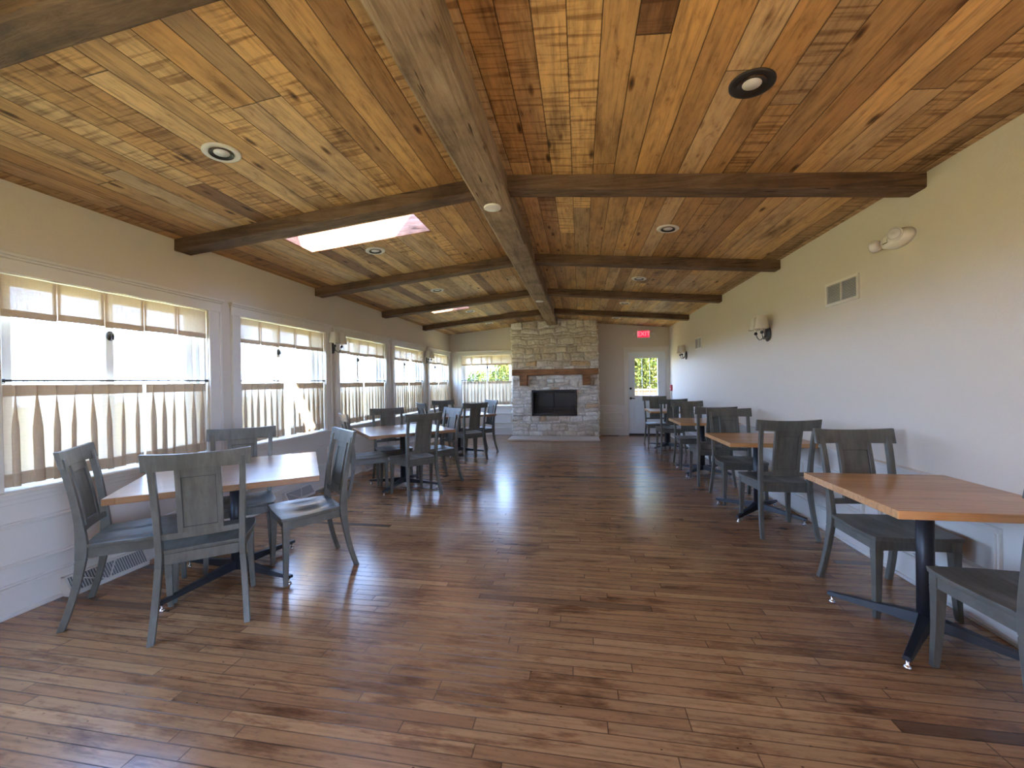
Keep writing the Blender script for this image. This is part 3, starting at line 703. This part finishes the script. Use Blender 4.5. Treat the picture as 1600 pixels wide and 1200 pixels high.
# ------------------------------------------------------------------ furniture
def make_chair(paint='chair'):
    mt = M[paint]
    t = thing('dining_chair', '', 'chair')
    nu, nv = 14, 12
    def top(a, b):     # saddle seat, a -1..1 across, b 0..1 back to front
        w = .200 + .038 * min(1, b * 1.6) - .012 * max(0, b - .85) / .15
        x = a * w; y = -.195 + .412 * b + (.010 * (1 - a * a) if b > .95 else 0)
        sc = .016 * math.exp(-((abs(a) - .42) / .30) ** 2) * math.exp(-((b - .48) / .32) ** 2)
        return x, y, .462 - sc
    vs = []; fs = []
    for j in range(nv + 1):
        for i in range(nu + 1): vs.append(top(-1 + 2 * i / nu, j / nv))
    n0 = len(vs)
    for j in range(nv + 1):
        for i in range(nu + 1):
            x, y, z = top(-1 + 2 * i / nu, j / nv); vs.append((x * .985, y * .985, .437))
    for j in range(nv):
        for i in range(nu):
            p = j * (nu + 1) + i; fs.append((p, p + 1, p + nu + 2, p + nu + 1)); fs.append((n0 + p, n0 + p + nu + 1, n0 + p + nu + 2, n0 + p + 1))
    rim = [i for i in range(nu + 1)] + [j * (nu + 1) + nu for j in range(1, nv + 1)] + [nv * (nu + 1) + i for i in range(nu - 1, -1, -1)] + [j * (nu + 1) for j in range(nv - 1, 0, -1)]
    for q in range(len(rim)):
        a, b = rim[q], rim[(q + 1) % len(rim)]; fs.append((a, n0 + a, n0 + b, b))
    s = MB().add(vs, fs, False).build('seat', mt, t, .005)
    for p in s.data.polygons: p.use_smooth = False
    # rails under the seat
    def bar(mb, p, q, h, w):
        p = Vector(p); q = Vector(q); dd = (q - p).normalized(); nrm = Vector((-dd.y, dd.x, 0)) * w / 2
        vs = []
        for z in (0, h):
            for r_ in (p - nrm, q - nrm, q + nrm, p + nrm): vs.append((r_.x, r_.y, r_.z + z))
        mb.add(vs, [(0, 3, 2, 1), (4, 5, 6, 7), (0, 1, 5, 4), (1, 2, 6, 5), (2, 3, 7, 6), (3, 0, 4, 7)])
    ap = MB()
    bar(ap, (-.185, .185, .378), (.185, .185, .378), .060, .022); bar(ap, (-.172, -.185, .378), (.172, -.185, .378), .060, .022)
    for sx in (-1, 1): bar(ap, (sx * .178, -.175, .378), (sx * .205, .17, .378), .060, .022)
    ap.build('seat_frame', mt, t, .003)
    for sx in (-1, 1):          # tapered front legs
        rings = []
        for z, w, ox, oy in ((0, .0125, .012, .010), (.02, .0135, .010, .009), (.18, .0165, .003, .003), (.33, .020, 0, 0), (.372, .0215, 0, 0), (.373, .020, 0, 0), (.377, .020, 0, 0), (.378, .0215, 0, 0), (.438, .0215, 0, 0)):
            cx, cy_ = sx * (.198 + ox), .185 + oy
            rings.append([(cx - w, cy_ - w, z), (cx + w, cy_ - w, z), (cx + w, cy_ + w, z), (cx - w, cy_ + w, z)])
        MB().loft(rings).build('leg', mt, t, .0025)
    def backy(z):               # centre line of the raked back
        if z < .46: f = z / .46; return -.282 + .083 * (1 - (1 - f) ** 1.9)
        f = (z - .46) / .55; return -.199 - .004 * f - .078 * f ** 1.7
    def backx(z):
        return .213 - .024 * min(1, z / .42) if z < .46 else .189 + .018 * (z - .46) / .55
    for sx in (-1, 1):          # sabre rear legs that run up into the back posts
        rings = []
        for z in (0, .03, .09, .15, .21, .27, .33, .373, .376, .381, .384, .42, .46, .52, .58, .65, .72, .80, .88, .93, .965):
            th = .0165 + .010 * math.exp(-((z - .44) / .13) ** 2)
            w = .0155
            if z in (.376, .381): th -= .0015; w -= .0015
            cy_ = backy(z); cx = sx * backx(z)
            rings.append([(cx - w, cy_ - th, z), (cx + w, cy_ - th, z), (cx + w, cy_ + th, z), (cx - w, cy_ + th, z)])
        MB().loft(rings).build('leg', mt, t, .003)
    def curved(z0, z1, half, th, dip=0, off=0, bow=.022, n=14):
        rings = []
        for i in range(n + 1):
            a = -1 + 2 * i / n; x = a * half; by_ = -bow * (1 - a * a)
            zt = z1 + dip * a * a
            rings.append([(x, backy(z0) + by_ - th + off, z0), (x, backy(z1) + by_ - th + off, zt), (x, backy(z1) + by_ + th + off, zt), (x, backy(z0) + by_ + th + off, z0)])
        return MB().loft(rings)
    curved(.912, 1.0, .246, .0115, .010, .002).build('top_rail', mt, t, .003)
    curved(.522, .556, .180, .010, 0, 0, .012).build('lower_rail', mt, t, .003)
    def plate(u0, u1, z0, z1, th, off):
        vs = []
        for z in np.linspace(z0, z1, 7):
            for u in np.linspace(u0, u1, 5):
                f = (z - .54) / .37; bow = .012 + .010 * f; vs.append((u, backy(z) - bow * (1 - (u / .21) ** 2) + off, z))
        n = len(vs); fs = []
        for j in range(6):
            for i in range(4):
                p = j * 5 + i; fs.append((p, p + 1, p + 6, p + 5)); fs.append((n + p, n + p + 5, n + p + 6, n + p + 1))
        back = [(x, y - th, z) for x, y, z in vs]
        rim = [0, 1, 2, 3, 4, 9, 14, 19, 24, 29, 34, 33, 32, 31, 30, 25, 20, 15, 10, 5]
        for q in range(len(rim)): a, b = rim[q], rim[(q + 1) % len(rim)]; fs.append((a, b, n + b, n + a))
        return MB().add(vs + back, fs)
    sp_ = plate(-.082, .082, .555, .905, .007, .0035).build('splat', mt, t)
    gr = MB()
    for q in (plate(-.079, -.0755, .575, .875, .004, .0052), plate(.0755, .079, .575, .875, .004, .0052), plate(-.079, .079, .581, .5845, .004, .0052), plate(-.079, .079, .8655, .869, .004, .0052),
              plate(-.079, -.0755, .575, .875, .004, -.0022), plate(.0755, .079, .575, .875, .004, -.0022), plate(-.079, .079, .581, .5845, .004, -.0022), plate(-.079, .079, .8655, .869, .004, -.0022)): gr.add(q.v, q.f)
    gr.build('groove_shade', M['groove'], sp_)  # thin dark strips stand in for shadow in the panel grooves
    fr = MB()
    for q in (plate(-.104, -.078, .552, .915, .024, .012), plate(.078, .104, .552, .915, .024, .012), plate(-.08, .08, .552, .582, .022, .011), plate(-.08, .08, .868, .915, .022, .011)): fr.add(q.v, q.f)
    fr.build('splat_frame', mt, sp_, .002, seg=1)
    return t
def make_table(size, arm, label, rot, loc, top='table'):
    t = thing('pedestal_table', label, 'table', (loc[0], loc[1], 0), math.radians(rot))
    hw = size / 2
    MB().box(-hw, hw, -hw, hw, .722, .76).build('tabletop', M[top], t, .003)
    col = MB().lathe([(.0, .05), (.036, .05), (.036, .705), (0, .705)], 24); col.build('column', M['iron'], t)
    pl = MB()
    for a in (PI / 4, 3 * PI / 4):
        c_, s_ = math.cos(a), math.sin(a); l, w = hw * .75, .03
        pl.add([(c_ * i * l - s_ * j * w, s_ * i * l + c_ * j * w, z) for z in (.70, .722) for i, j in ((-1, -1), (1, -1), (1, 1), (-1, 1))], [(0, 3, 2, 1), (4, 5, 6, 7), (0, 1, 5, 4), (1, 2, 6, 5), (2, 3, 7, 6), (3, 0, 4, 7)])
    pl.build('support_plate', M['iron'], t, .003)
    for k in range(4):
        a = PI / 4 + k * PI / 2; c_, s_ = math.cos(a), math.sin(a); rings = []
        for r_, w, z0, z1 in ((.0, .033, .055, .118), (.06, .030, .055, .112), (arm * .5, .022, .048, .088), (arm * .9, .019, .042, .066), (arm, .017, .042, .062)):
            rings.append([(c_ * r_ - s_ * j * w, s_ * r_ + c_ * j * w, z) for j, z in ((-1, z0), (1, z0), (.75, z1), (-.75, z1))])
        ft = MB().loft(rings).build('foot_arm', M['iron'], t, .003)
        x_, y_ = c_ * (arm - .022), s_ * (arm - .022)
        MB().lathe([(0, .0005), (.016, .0005), (.017, .006), (.010, .013), (.006, .018), (.006, .044), (0, .044)], 14, lambda x, y, z: (x + x_, y + y_, z)).build('levelling_foot', M['chrome'], ft)
    return t
make_table(1.07, .50, 'large square butcher-block table with black cross base under the first window', 37, (-2.463, 2.505), 'table2')
make_table(1.07, .50, 'square wood table at the third window, middle of the window-side tables', 41.6, (-2.343, 5.01), 'table2')
make_table(1.07, .50, 'square wood table on the window side, the one by the corner', 43, (-2.33, 7.48), 'table2')
make_table(.76, .42, 'small honey-wood table by the plain wall, cut off by the photo edge', 0, (1.765, 2.41))
make_table(.76, .42, 'small honey-wood table by the plain wall, second from the photo edge', 0, (1.745, 4.36))
make_table(.76, .42, 'small honey-wood table by the plain wall, third from the photo edge', 0, (1.735, 6.16))
make_table(.76, .42, 'small honey-wood table by the plain wall, the one beside the far door', 0, (1.70, 8.3))

proto = make_chair(); used = [False]
def place_chair(mx, my, fa, label):
    """mx, my = midpoint between the rear feet, fa = facing angle in degrees"""
    if not used[0]: o = proto; used[0] = True
    else: o = copy_tree(proto)
    a = math.radians(fa); o.location = (mx + .282 * math.cos(a), my + .282 * math.sin(a), 0); o.rotation_euler = (0, 0, a - PI / 2)
    o['label'] = label; o['group'] = 'grey dining chairs'
T1, T2, T3 = 'the table under the first window', 'the table at the third window', 'the corner table on the window side'
place_chair(-2.085, 1.88, 128.6, 'grey chair with its back to the camera at ' + T1)
place_chair(-3.03, 1.94, 40, 'grey panel-back chair seen side-on against the curtains at ' + T1)
place_chair(-1.851, 2.907, 231, 'grey panel-back chair on the open-floor side of ' + T1)
place_chair(-2.85, 2.98, 310, 'grey panel-back chair facing the camera across ' + T1)
place_chair(-1.82, 4.50, 142, 'grey chair with its back to the camera at ' + T2)
place_chair(-2.81, 5.50, 311, 'grey panel-back chair facing the camera across ' + T2)
place_chair(-1.789, 5.50, 228, 'grey panel-back chair on the open-floor side of ' + T2)
place_chair(-2.89, 4.50, 43, 'grey panel-back chair nearly hidden on the window side of ' + T2)
place_chair(-1.805, 6.80, 132, 'grey chair with its back to the camera at ' + T3)
place_chair(-2.795, 7.90, 312, 'grey panel-back chair facing the camera across ' + T3)
place_chair(-1.75, 7.845, 222, 'grey panel-back chair on the fireplace side of ' + T3)
place_chair(-2.85, 6.855, 42, 'grey panel-back chair on the window side of ' + T3)
place_chair(1.805, 1.675, 88, 'grey chair cut off by the photo edge, only seat and front leg showing')
place_chair(1.808, 3.04, 273.5, 'grey panel-back chair tucked behind the cut-off honey-wood table')
place_chair(1.715, 3.665, 90, 'grey panel-back chair with its back to the camera at the second small table')
place_chair(1.725, 5.08, 270, 'grey panel-back chair facing the camera at the second small table')
place_chair(1.68, 5.36, 88, 'grey panel-back chair with its back to the camera at the third small table')
place_chair(1.70, 6.85, 270, 'grey panel-back chair facing the camera at the third small table')
place_chair(1.66, 7.60, 90, 'grey panel-back chair with its back to the camera at the table by the door')
place_chair(1.57, 8.95, 270, 'grey panel-back chair facing the camera in front of the far door')

# ------------------------------------------------------------------ wall sconces
def sconce(T, u, z, label):
    o0 = Vector(T(u, 0, z)); t = thing('wall_sconce', label, 'wall lamp', tuple(o0), 0, 'twin-shade wall sconces')
    TT = lambda a, b, c_: tuple(Vector(T(u + a, -b, z + c_)) - o0)
    MB().lathe([(0, .001), (.078, .001), (.082, .008), (.064, .018), (.024, .024), (0, .026)], 28, lambda x, y, zz: TT(x, zz, y * 1.06)).build('backplate', M['black'], t, 0)
    for sx in (-1, 1):
        pts = [TT(0, .02, -.01), TT(sx * .03, .05, -.045)] + [TT(sx * (.03 + .05 * q), .05 + .05 * q, -.045 - .028 * math.sin(PI * q) + .05 * q * q) for q in (.25, .5, .75, 1)]
        arm = MB().tube(pts, .0045, 8).lathe([(0, 0), (.014, 0), (.019, .012), (.012, .03), (0, .03)], 14, lambda x, y, zz: TT(sx * .08 + x, .10 + y, zz + .0))
        ao = arm.build('arm', M['black'], t)
        MB().lathe([(0, .03), (.0105, .03), (.0105, .11), (0, .11)], 14, lambda x, y, zz: TT(sx * .08 + x, .10 + y, zz)).build('candle_sleeve', M['candle'], ao)
        MB().lathe([(.073, .055), (.073, .057), (.05, .198), (.05, .2)], 28, lambda x, y, zz: TT(sx * .08 + x, .10 + y, zz), cap=False).build('lamp_shade', M['shade'], ao)
sconce(TL, 5.064, 1.88, 'twin-shade black sconce on the wall between the second and third windows')
sconce(TL, 8.51, 1.88, 'twin-shade black sconce by the last side window near the corner')
sconce(TR, 5.03, 1.865, 'twin-shade black sconce on the plain wall below the big vent')
sconce(TR, 8.62, 1.845, 'small-looking twin-shade black sconce on the plain wall beside the far door')

# ------------------------------------------------------------------ recessed lights
def downlight(x, y, label, trim, r=.098):
    t = thing('recessed_light', label, 'ceiling light', (x, y, zc(x))); sl = G if x < XM else -G
    tl = lambda a, b, c_: (a, b, c_ + sl * a)
    MB().lathe([(r, .0), (r, -.006), (r * .93, -.010), (r * .66, -.008), (r * .62, -.004)], 32, tl, cap=False).build('trim_ring', trim, t)
    MB().lathe([(r * .64, -.006), (r * .50, .052 - .05), (0, .003)], 32, lambda a, b, c_: tl(a, b, c_ - .0065), cap=False).build('baffle', M['bronze'], t)
    MB().lathe([(0, -.0045), (r * .42, -.0045), (r * .42, -.0035), (0, -.0035)], 24, lambda a, b, c_: tl(a, b, c_ - .0005)).build('lens', M['lens'], t)
LY = [2.06, 3.87, 5.70, 7.53, 9.18]
wh = ['white-rimmed recessed light in the boards above the first window table', 'white-rimmed recessed light just past the long skylight', 'white-rimmed recessed light between the second and third cross beams on the window slope',
      'white-rimmed recessed light beside the narrow skylight slot', 'white-rimmed recessed light in the boards by the end window']
for y, l in zip(LY, wh): downlight(-2.075, y, l, M['white'])
wh = ['big dark-bronze recessed light over the honey-wood tables', 'pale-rimmed recessed light on the plain-wall slope, first past the front cross beam', 'pale-rimmed recessed light on the plain-wall slope, second past the front cross beam',
      'small-looking pale-rimmed recessed light on the plain-wall slope between the last two beams', 'small-looking pale-rimmed recessed light over the far door end']
for k, (y, l) in enumerate(zip([2.06, 3.88, 5.70, 7.45, 9.18], wh)): downlight(.823, y, l, M['bronze'] if k == 0 else M['white'])
for y, l in ((3.03, 'flat white disc light on the ridge beam, the larger-looking one'), (6.72, 'flat white disc light on the ridge beam close to the fireplace')):
    o = MB().lathe([(0, 0), (.068, 0), (.068, -.010), (.06, -.013), (0, -.013)], 32).build('disc_light', M['lens']); o.location = (XM - .02, y, zc(XM) + .004 - .178 + .001); tag(o, l, 'ceiling light')

# ------------------------------------------------------------------ vents, emergency lamp, exit sign, alarm, outlets
def grille(T, u0, u1, z0, z1, label, panels=2):
    o0 = Vector(T((u0 + u1) / 2, 0, (z0 + z1) / 2)); t = thing('wall_vent', label, 'vent', tuple(o0)); TT = lambda a, b, c_: tuple(Vector(T(a, b, c_)) - o0)
    f = MB(); w = .024
    for a, b, c_, e_ in ((u0, u1, z1 - w, z1), (u0, u1, z0, z0 + w), (u0, u0 + w, z0 + w, z1 - w), (u1 - w, u1, z0 + w, z1 - w)): f.box(a, b, -.014, 0, c_, e_, TT)
    for k in range(1, panels): uc = u0 + (u1 - u0) * k / panels; f.box(uc - .006, uc + .006, -.014, 0, z0 + w, z1 - w, TT)
    f.build('vent_frame', M['white'], t, .002)
    s = MB(); n = int((z1 - z0 - 2 * w) / .011)
    for k in range(n):
        z = z0 + w + (z1 - z0 - 2 * w) * (k + .5) / n; s.box(u0 + w, u1 - w, -.010, -.003, z - .0028, z + .0028, TT)
    s.build('louver', M['grey'], t); MB().box(u0 + .01, u1 - .01, -.003, 0, z0 + .01, z1 - .01, TT).build('backing', M['slot'], t)
grille(TR, 3.50, 3.92, 1.965, 2.165, 'white two-panel wall vent high on the plain wall above the second small table')
grille(TR, 7.55, 7.95, 1.90, 2.12, 'white wall vent on the plain wall close to the far sconce')
def emergency():
    c0 = Vector((XR, 3.10, 2.285)); t = thing('emergency_light', 'white oval twin-head emergency light high on the plain wall', 'emergency light', tuple(c0))
    T = lambda a, b, c_: tuple(Vector(TR(3.10 + a, -b, 2.285 + c_)) - c0)
    rings = []
    for k, (s_, d_) in enumerate(((1, 0), (1.0, .02), (.95, .042), (.8, .058), (.5, .066), (.02, .068))):
        rings.append([T(.128 * s_ * math.cos(q), d_, .062 * s_ * math.sin(q)) for q in np.linspace(0, 2 * PI, 33)[:-1]])
    MB().loft(rings, True, True).build('housing', M['plastic'], t)
    def head(a, c_, tilt):
        h = MB().lathe([(0, -.03), (.03, -.03), (.042, -.005), (.044, .012), (.040, .018)], 24, lambda x, y, z: tuple(Vector(T(a, .072, c_)) + Matrix.Rotation(tilt, 3, 'Z') @ Vector((-z, x, y))), cap=True).build('lamp_head', M['plastic'], t)
        MB().lathe([(.040, .015), (.034, .024), (.02, .031), (0, .034)], 24, lambda x, y, z: tuple(Vector(T(a, .072, c_)) + Matrix.Rotation(tilt, 3, 'Z') @ Vector((-z, x, y))), cap=True).build('lens', M['clear'], h)
    head(-.062, .012, .55); head(.125, -.008, -1.0)
    st = MB().box(.018, .062, .060, .0675, -.018, .026, T).build('sticker', M['black'], t); MB().box(.021, .059, .0672, .0685, -.013, .026, T).build('sticker_face', M['white'], st)
emergency()
def text_mesh(txt, size, ext):
    cu = bpy.data.curves.new('t', 'FONT'); cu.body = txt; cu.size = size; cu.extrude = ext; cu.align_x = 'CENTER'; cu.align_y = 'CENTER'; cu.offset = .0018
    ob = bpy.data.objects.new('t', cu); C.objects.link(ob); bpy.context.view_layer.update()
    me = bpy.data.meshes.new_from_object(ob.evaluated_get(bpy.context.evaluated_depsgraph_get())); bpy.data.objects.remove(ob); return me
ex = thing('exit_sign', 'glowing red exit sign with two small lamp heads above the far door', 'sign', (1.55, YF, 2.475))
MB().box(-.15, .15, -.045, 0, -.095, .095).build('housing', M['plastic'], ex, .008)
MB().box(-.135, .135, -.049, -.044, -.08, .08).build('sign_face', M['exitred'], ex)
em = text_mesh('EXIT', .15, .0015); eo = bpy.data.objects.new('lettering', em); C.objects.link(eo); em.materials.append(M['exitw']); eo.parent = ex
eo.location = (0, -.0505, 0); eo.rotation_euler = (PI / 2, 0, 0)
for sx in (-1, 1):
    MB().tube([(sx * .15, -.025, .01), (sx * .19, -.025, .012)], .009, 8).lathe([(0, -.02), (.022, -.02), (.034, .02), (.034, .03), (0, .034)], 18, lambda x, y, z: (sx * .215 + x, -.03 - z, .01 + y)).build('lamp_head', M['plastic'], ex)
al = thing('fire_alarm_pull', 'small red fire alarm pull station on the plain wall beside the door', 'fire alarm', (XR, 9.93, 1.16))
MB().box(-.04, 0, -.045, .045, -.07, .07).build('housing', M['red'], al, .005); MB().box(-.052, -.039, -.03, .03, -.03, -.005).build('pull_bar', M['plastic'], al, .002)
MB().tube([(-.012, 0, -.07), (-.012, 0, -.96)], .007, 8).build('conduit', M['white'], al)
def outlet(T, u, z, label):
    c0 = Vector(T(u, 0, z)); t = thing('wall_outlet', label, 'outlet', tuple(c0)); TT = lambda a, b, c_: tuple(Vector(T(u + a, -.005 - b, z + c_)) - c0)
    MB().box(-.036, .036, 0, .006, -.058, .058, TT).build('cover_plate', M['white'], t, .002)
    for s in (-.022, .022):
        MB().box(-.016, .016, .005, .009, s - .014, s + .014, TT).build('socket', M['candle'], t, .002)
outlet(TF, .74, .415, 'white power outlet in the low wall panel beside the fireplace')
def register(y0, y1, label):
    c0 = Vector((XL + .018, (y0 + y1) / 2, .0)); t = thing('floor_register', label, 'register', tuple(c0)); hl = (y1 - y0) / 2; D, H = .085, .125
    a = MB(); prof = [(0, .001), (D, .001), (D, .022), (.028, H), (0, H)]
    # end cheeks
    for s in (-1, 1):
        yy = s * hl; q = s * (hl - .006)
        a.add([(x, yy, z) for x, z in prof] + [(x, q, z) for x, z in prof], [(0, 1, 2, 3, 4), (9, 8, 7, 6, 5)] + [(i, (i + 1) % 5, 5 + (i + 1) % 5, 5 + i) for i in range(5)])
    a.box(0, .028, -hl, hl, H - .006, H); a.box(D - .006, D, -hl, hl, .001, .026)
    a.build('housing', M['white'], t)
    def sl(y, f, o_=0): x = D + (.028 - D) * f; z = .022 + (H - .022) * f; return (x + o_ * .87, y, z + o_ * .5)
    def bar(p, q, w, parent, m, o_=.002):
        (ya, fa), (yb, fb_) = p, q; dy, df = yb - ya, (fb_ - fa) * .12; l = math.hypot(dy, df); ny, nf = -df / l * w, dy / l * w / .12
        vs = [sl(ya + ny, fa + nf, o_), sl(yb + ny, fb_ + nf, o_), sl(yb - ny, fb_ - nf, o_), sl(ya - ny, fa - nf, o_)]; vs += [tuple(Vector(v) - Vector((.006, 0, .004))) for v in vs]
        return MB().add(vs, [(0, 1, 2, 3), (7, 6, 5, 4), (0, 4, 5, 1), (1, 5, 6, 2), (2, 6, 7, 3), (3, 7, 4, 0)])
    f = MB()
    for p, q, w in (((-hl, .03), (hl, .03), .006), ((-hl, .97), (hl, .97), .005), ((-hl + .005, 0), (-hl + .005, 1), .006), ((hl - .005, 0), (hl - .005, 1), .006), ((-hl * .1, 0), (hl * .22, 1), .0035), ((-hl * .1, 0), (-hl * .75, .75), .003)):
        b_ = bar(p, q, w, t, None, .003); f.add(b_.v, b_.f)
    f.build('frame', M['white'], t)
    n = 30; lv = MB()
    for k in range(n):
        y = -hl + 2 * hl * (k + .5) / n; b_ = bar((y, .03), (y, .97), .0028, t, None, 0); lv.add(b_.v, b_.f)
    lv.build('louver', M['grey'], t)
    MB().add([sl(-hl + .004, .02, -.012), sl(hl - .004, .02, -.012), sl(hl - .004, .98, -.012), sl(-hl + .004, .98, -.012)], [(0, 1, 2, 3)]).build('backing', M['slot'], t)
register(2.08, 2.56, 'white sloped baseboard register behind the chair by the first curtains')
register(4.06, 4.52, 'white sloped baseboard register seen under the chair facing the camera')
register(5.74, 6.05, 'white sloped baseboard register behind the middle window-side table')
o = MB().box(.52, .92, YF - .15, YF - .045, .0005, .006).build('floor_vent', M['slot'], None, .001); tag(o, 'dark flat floor vent at the wall foot beside the fireplace', 'vent')

# ------------------------------------------------------------------ outside
g = MB().box(-60, 60, -50, 90, -.62, -.55).build('ground_outside', M['grass']); g['kind'] = 'structure'
def deck_fence():
    t = thing('garden_fence', 'pale timber garden fence seen through the glass of the far door', 'fence', (2.6, 15.2, -.55))
    for k in range(10): MB().box(-4.4 + k * .98 - .045, -4.4 + k * .98 + .045, -.045, .045, 0, 1.60).build('post', M['fence'], t)
    MB().box(-4.5, 4.6, -.07, .07, 1.52, 1.58).build('top_rail', M['fence'], t, .004)
    b = MB()
    for k in range(11): b.box(-4.5, 4.6, -.012, .012, .1 + k * .13, .1 + k * .13 + .115)
    b.build('boarding', M['fence'], t)
deck_fence()
def tree(x, y, h, r, z0, label, m, n, seed, leaf=.11):
    rd = np.random.default_rng(seed); t = thing('garden_tree', label, 'tree', (x, y, -.55), 0, 'trees outside the end wall')
    tr = MB(); tr.tube([(0, 0, 0), (.05, .02, h * .3), (-.03, .04, h * .6), (0, 0, h * .85)], [.14, .11, .07, .03], 8)
    for k in range(6):
        a = k * 1.1 + seed; tr.tube([(0, 0, h * (.3 + .08 * k)), (math.cos(a) * r * .35, math.sin(a) * r * .35, h * (.42 + .08 * k)), (math.cos(a) * r * .7, math.sin(a) * r * .7, h * (.5 + .08 * k))], [.05, .035, .012], 6)
    tr.build('trunk', M['bark'], t)
    nb = 26; cen = rd.normal(size=(nb, 3)); cen /= np.linalg.norm(cen, axis=1)[:, None]; cen *= (rd.random(nb)[:, None] ** .4) * .72
    cen = cen * np.array([r, r, (h - z0) / 2]) + np.array([0, 0, (h + z0) / 2])
    ci = rd.integers(0, nb, n); p = cen[ci] + rd.normal(size=(n, 3)) * r * .17
    a1 = rd.normal(size=(n, 3)); a1 /= np.linalg.norm(a1, axis=1)[:, None]; a2 = np.cross(a1, rd.normal(size=(n, 3))); a2 /= np.linalg.norm(a2, axis=1)[:, None]
    s = leaf * rd.uniform(.6, 1.2, (n, 1)); q = np.stack([p - a1 * s, p + a2 * s * .5, p + a1 * s, p - a2 * s * .5], 1).reshape(-1, 3)
    me = bpy.data.meshes.new('crown'); me.vertices.add(n * 4); me.vertices.foreach_set('co', q.ravel()); me.loops.add(n * 4); me.loops.foreach_set('vertex_index', np.arange(n * 4, dtype=np.int32))
    me.polygons.add(n); me.polygons.foreach_set('loop_start', np.arange(0, n * 4, 4, dtype=np.int32)); me.update(calc_edges=True); me.materials.append(m)
    o = bpy.data.objects.new('crown', me); C.objects.link(o); o.parent = t
tree(2.6, 19, 6.2, 2.3, .4, 'yellow-green leafy tree filling the far door glass', M['leafy'], 14000, 1)
tree(8.4, 21, 6.0, 2.2, .4, 'darker green tree beyond the door, beside the yellow-green one', M['leafg'], 6000, 2)
tree(-4.0, 21, 3.9, 1.5, .6, 'bright yellow-green tree seen through the end window next to the stone', M['leafy'], 9000, 4, .08)
tree(-6.3, 25, 2.9, 1.2, .3, 'low green bush-like tree at the middle of the end window view', M['leafg'], 5000, 5, .08)
tree(-8.6, 27, 2.5, 1.2, .2, 'low yellow-green bush-like tree near the corner side of the end window view', M['leafy'], 4000, 6, .08)
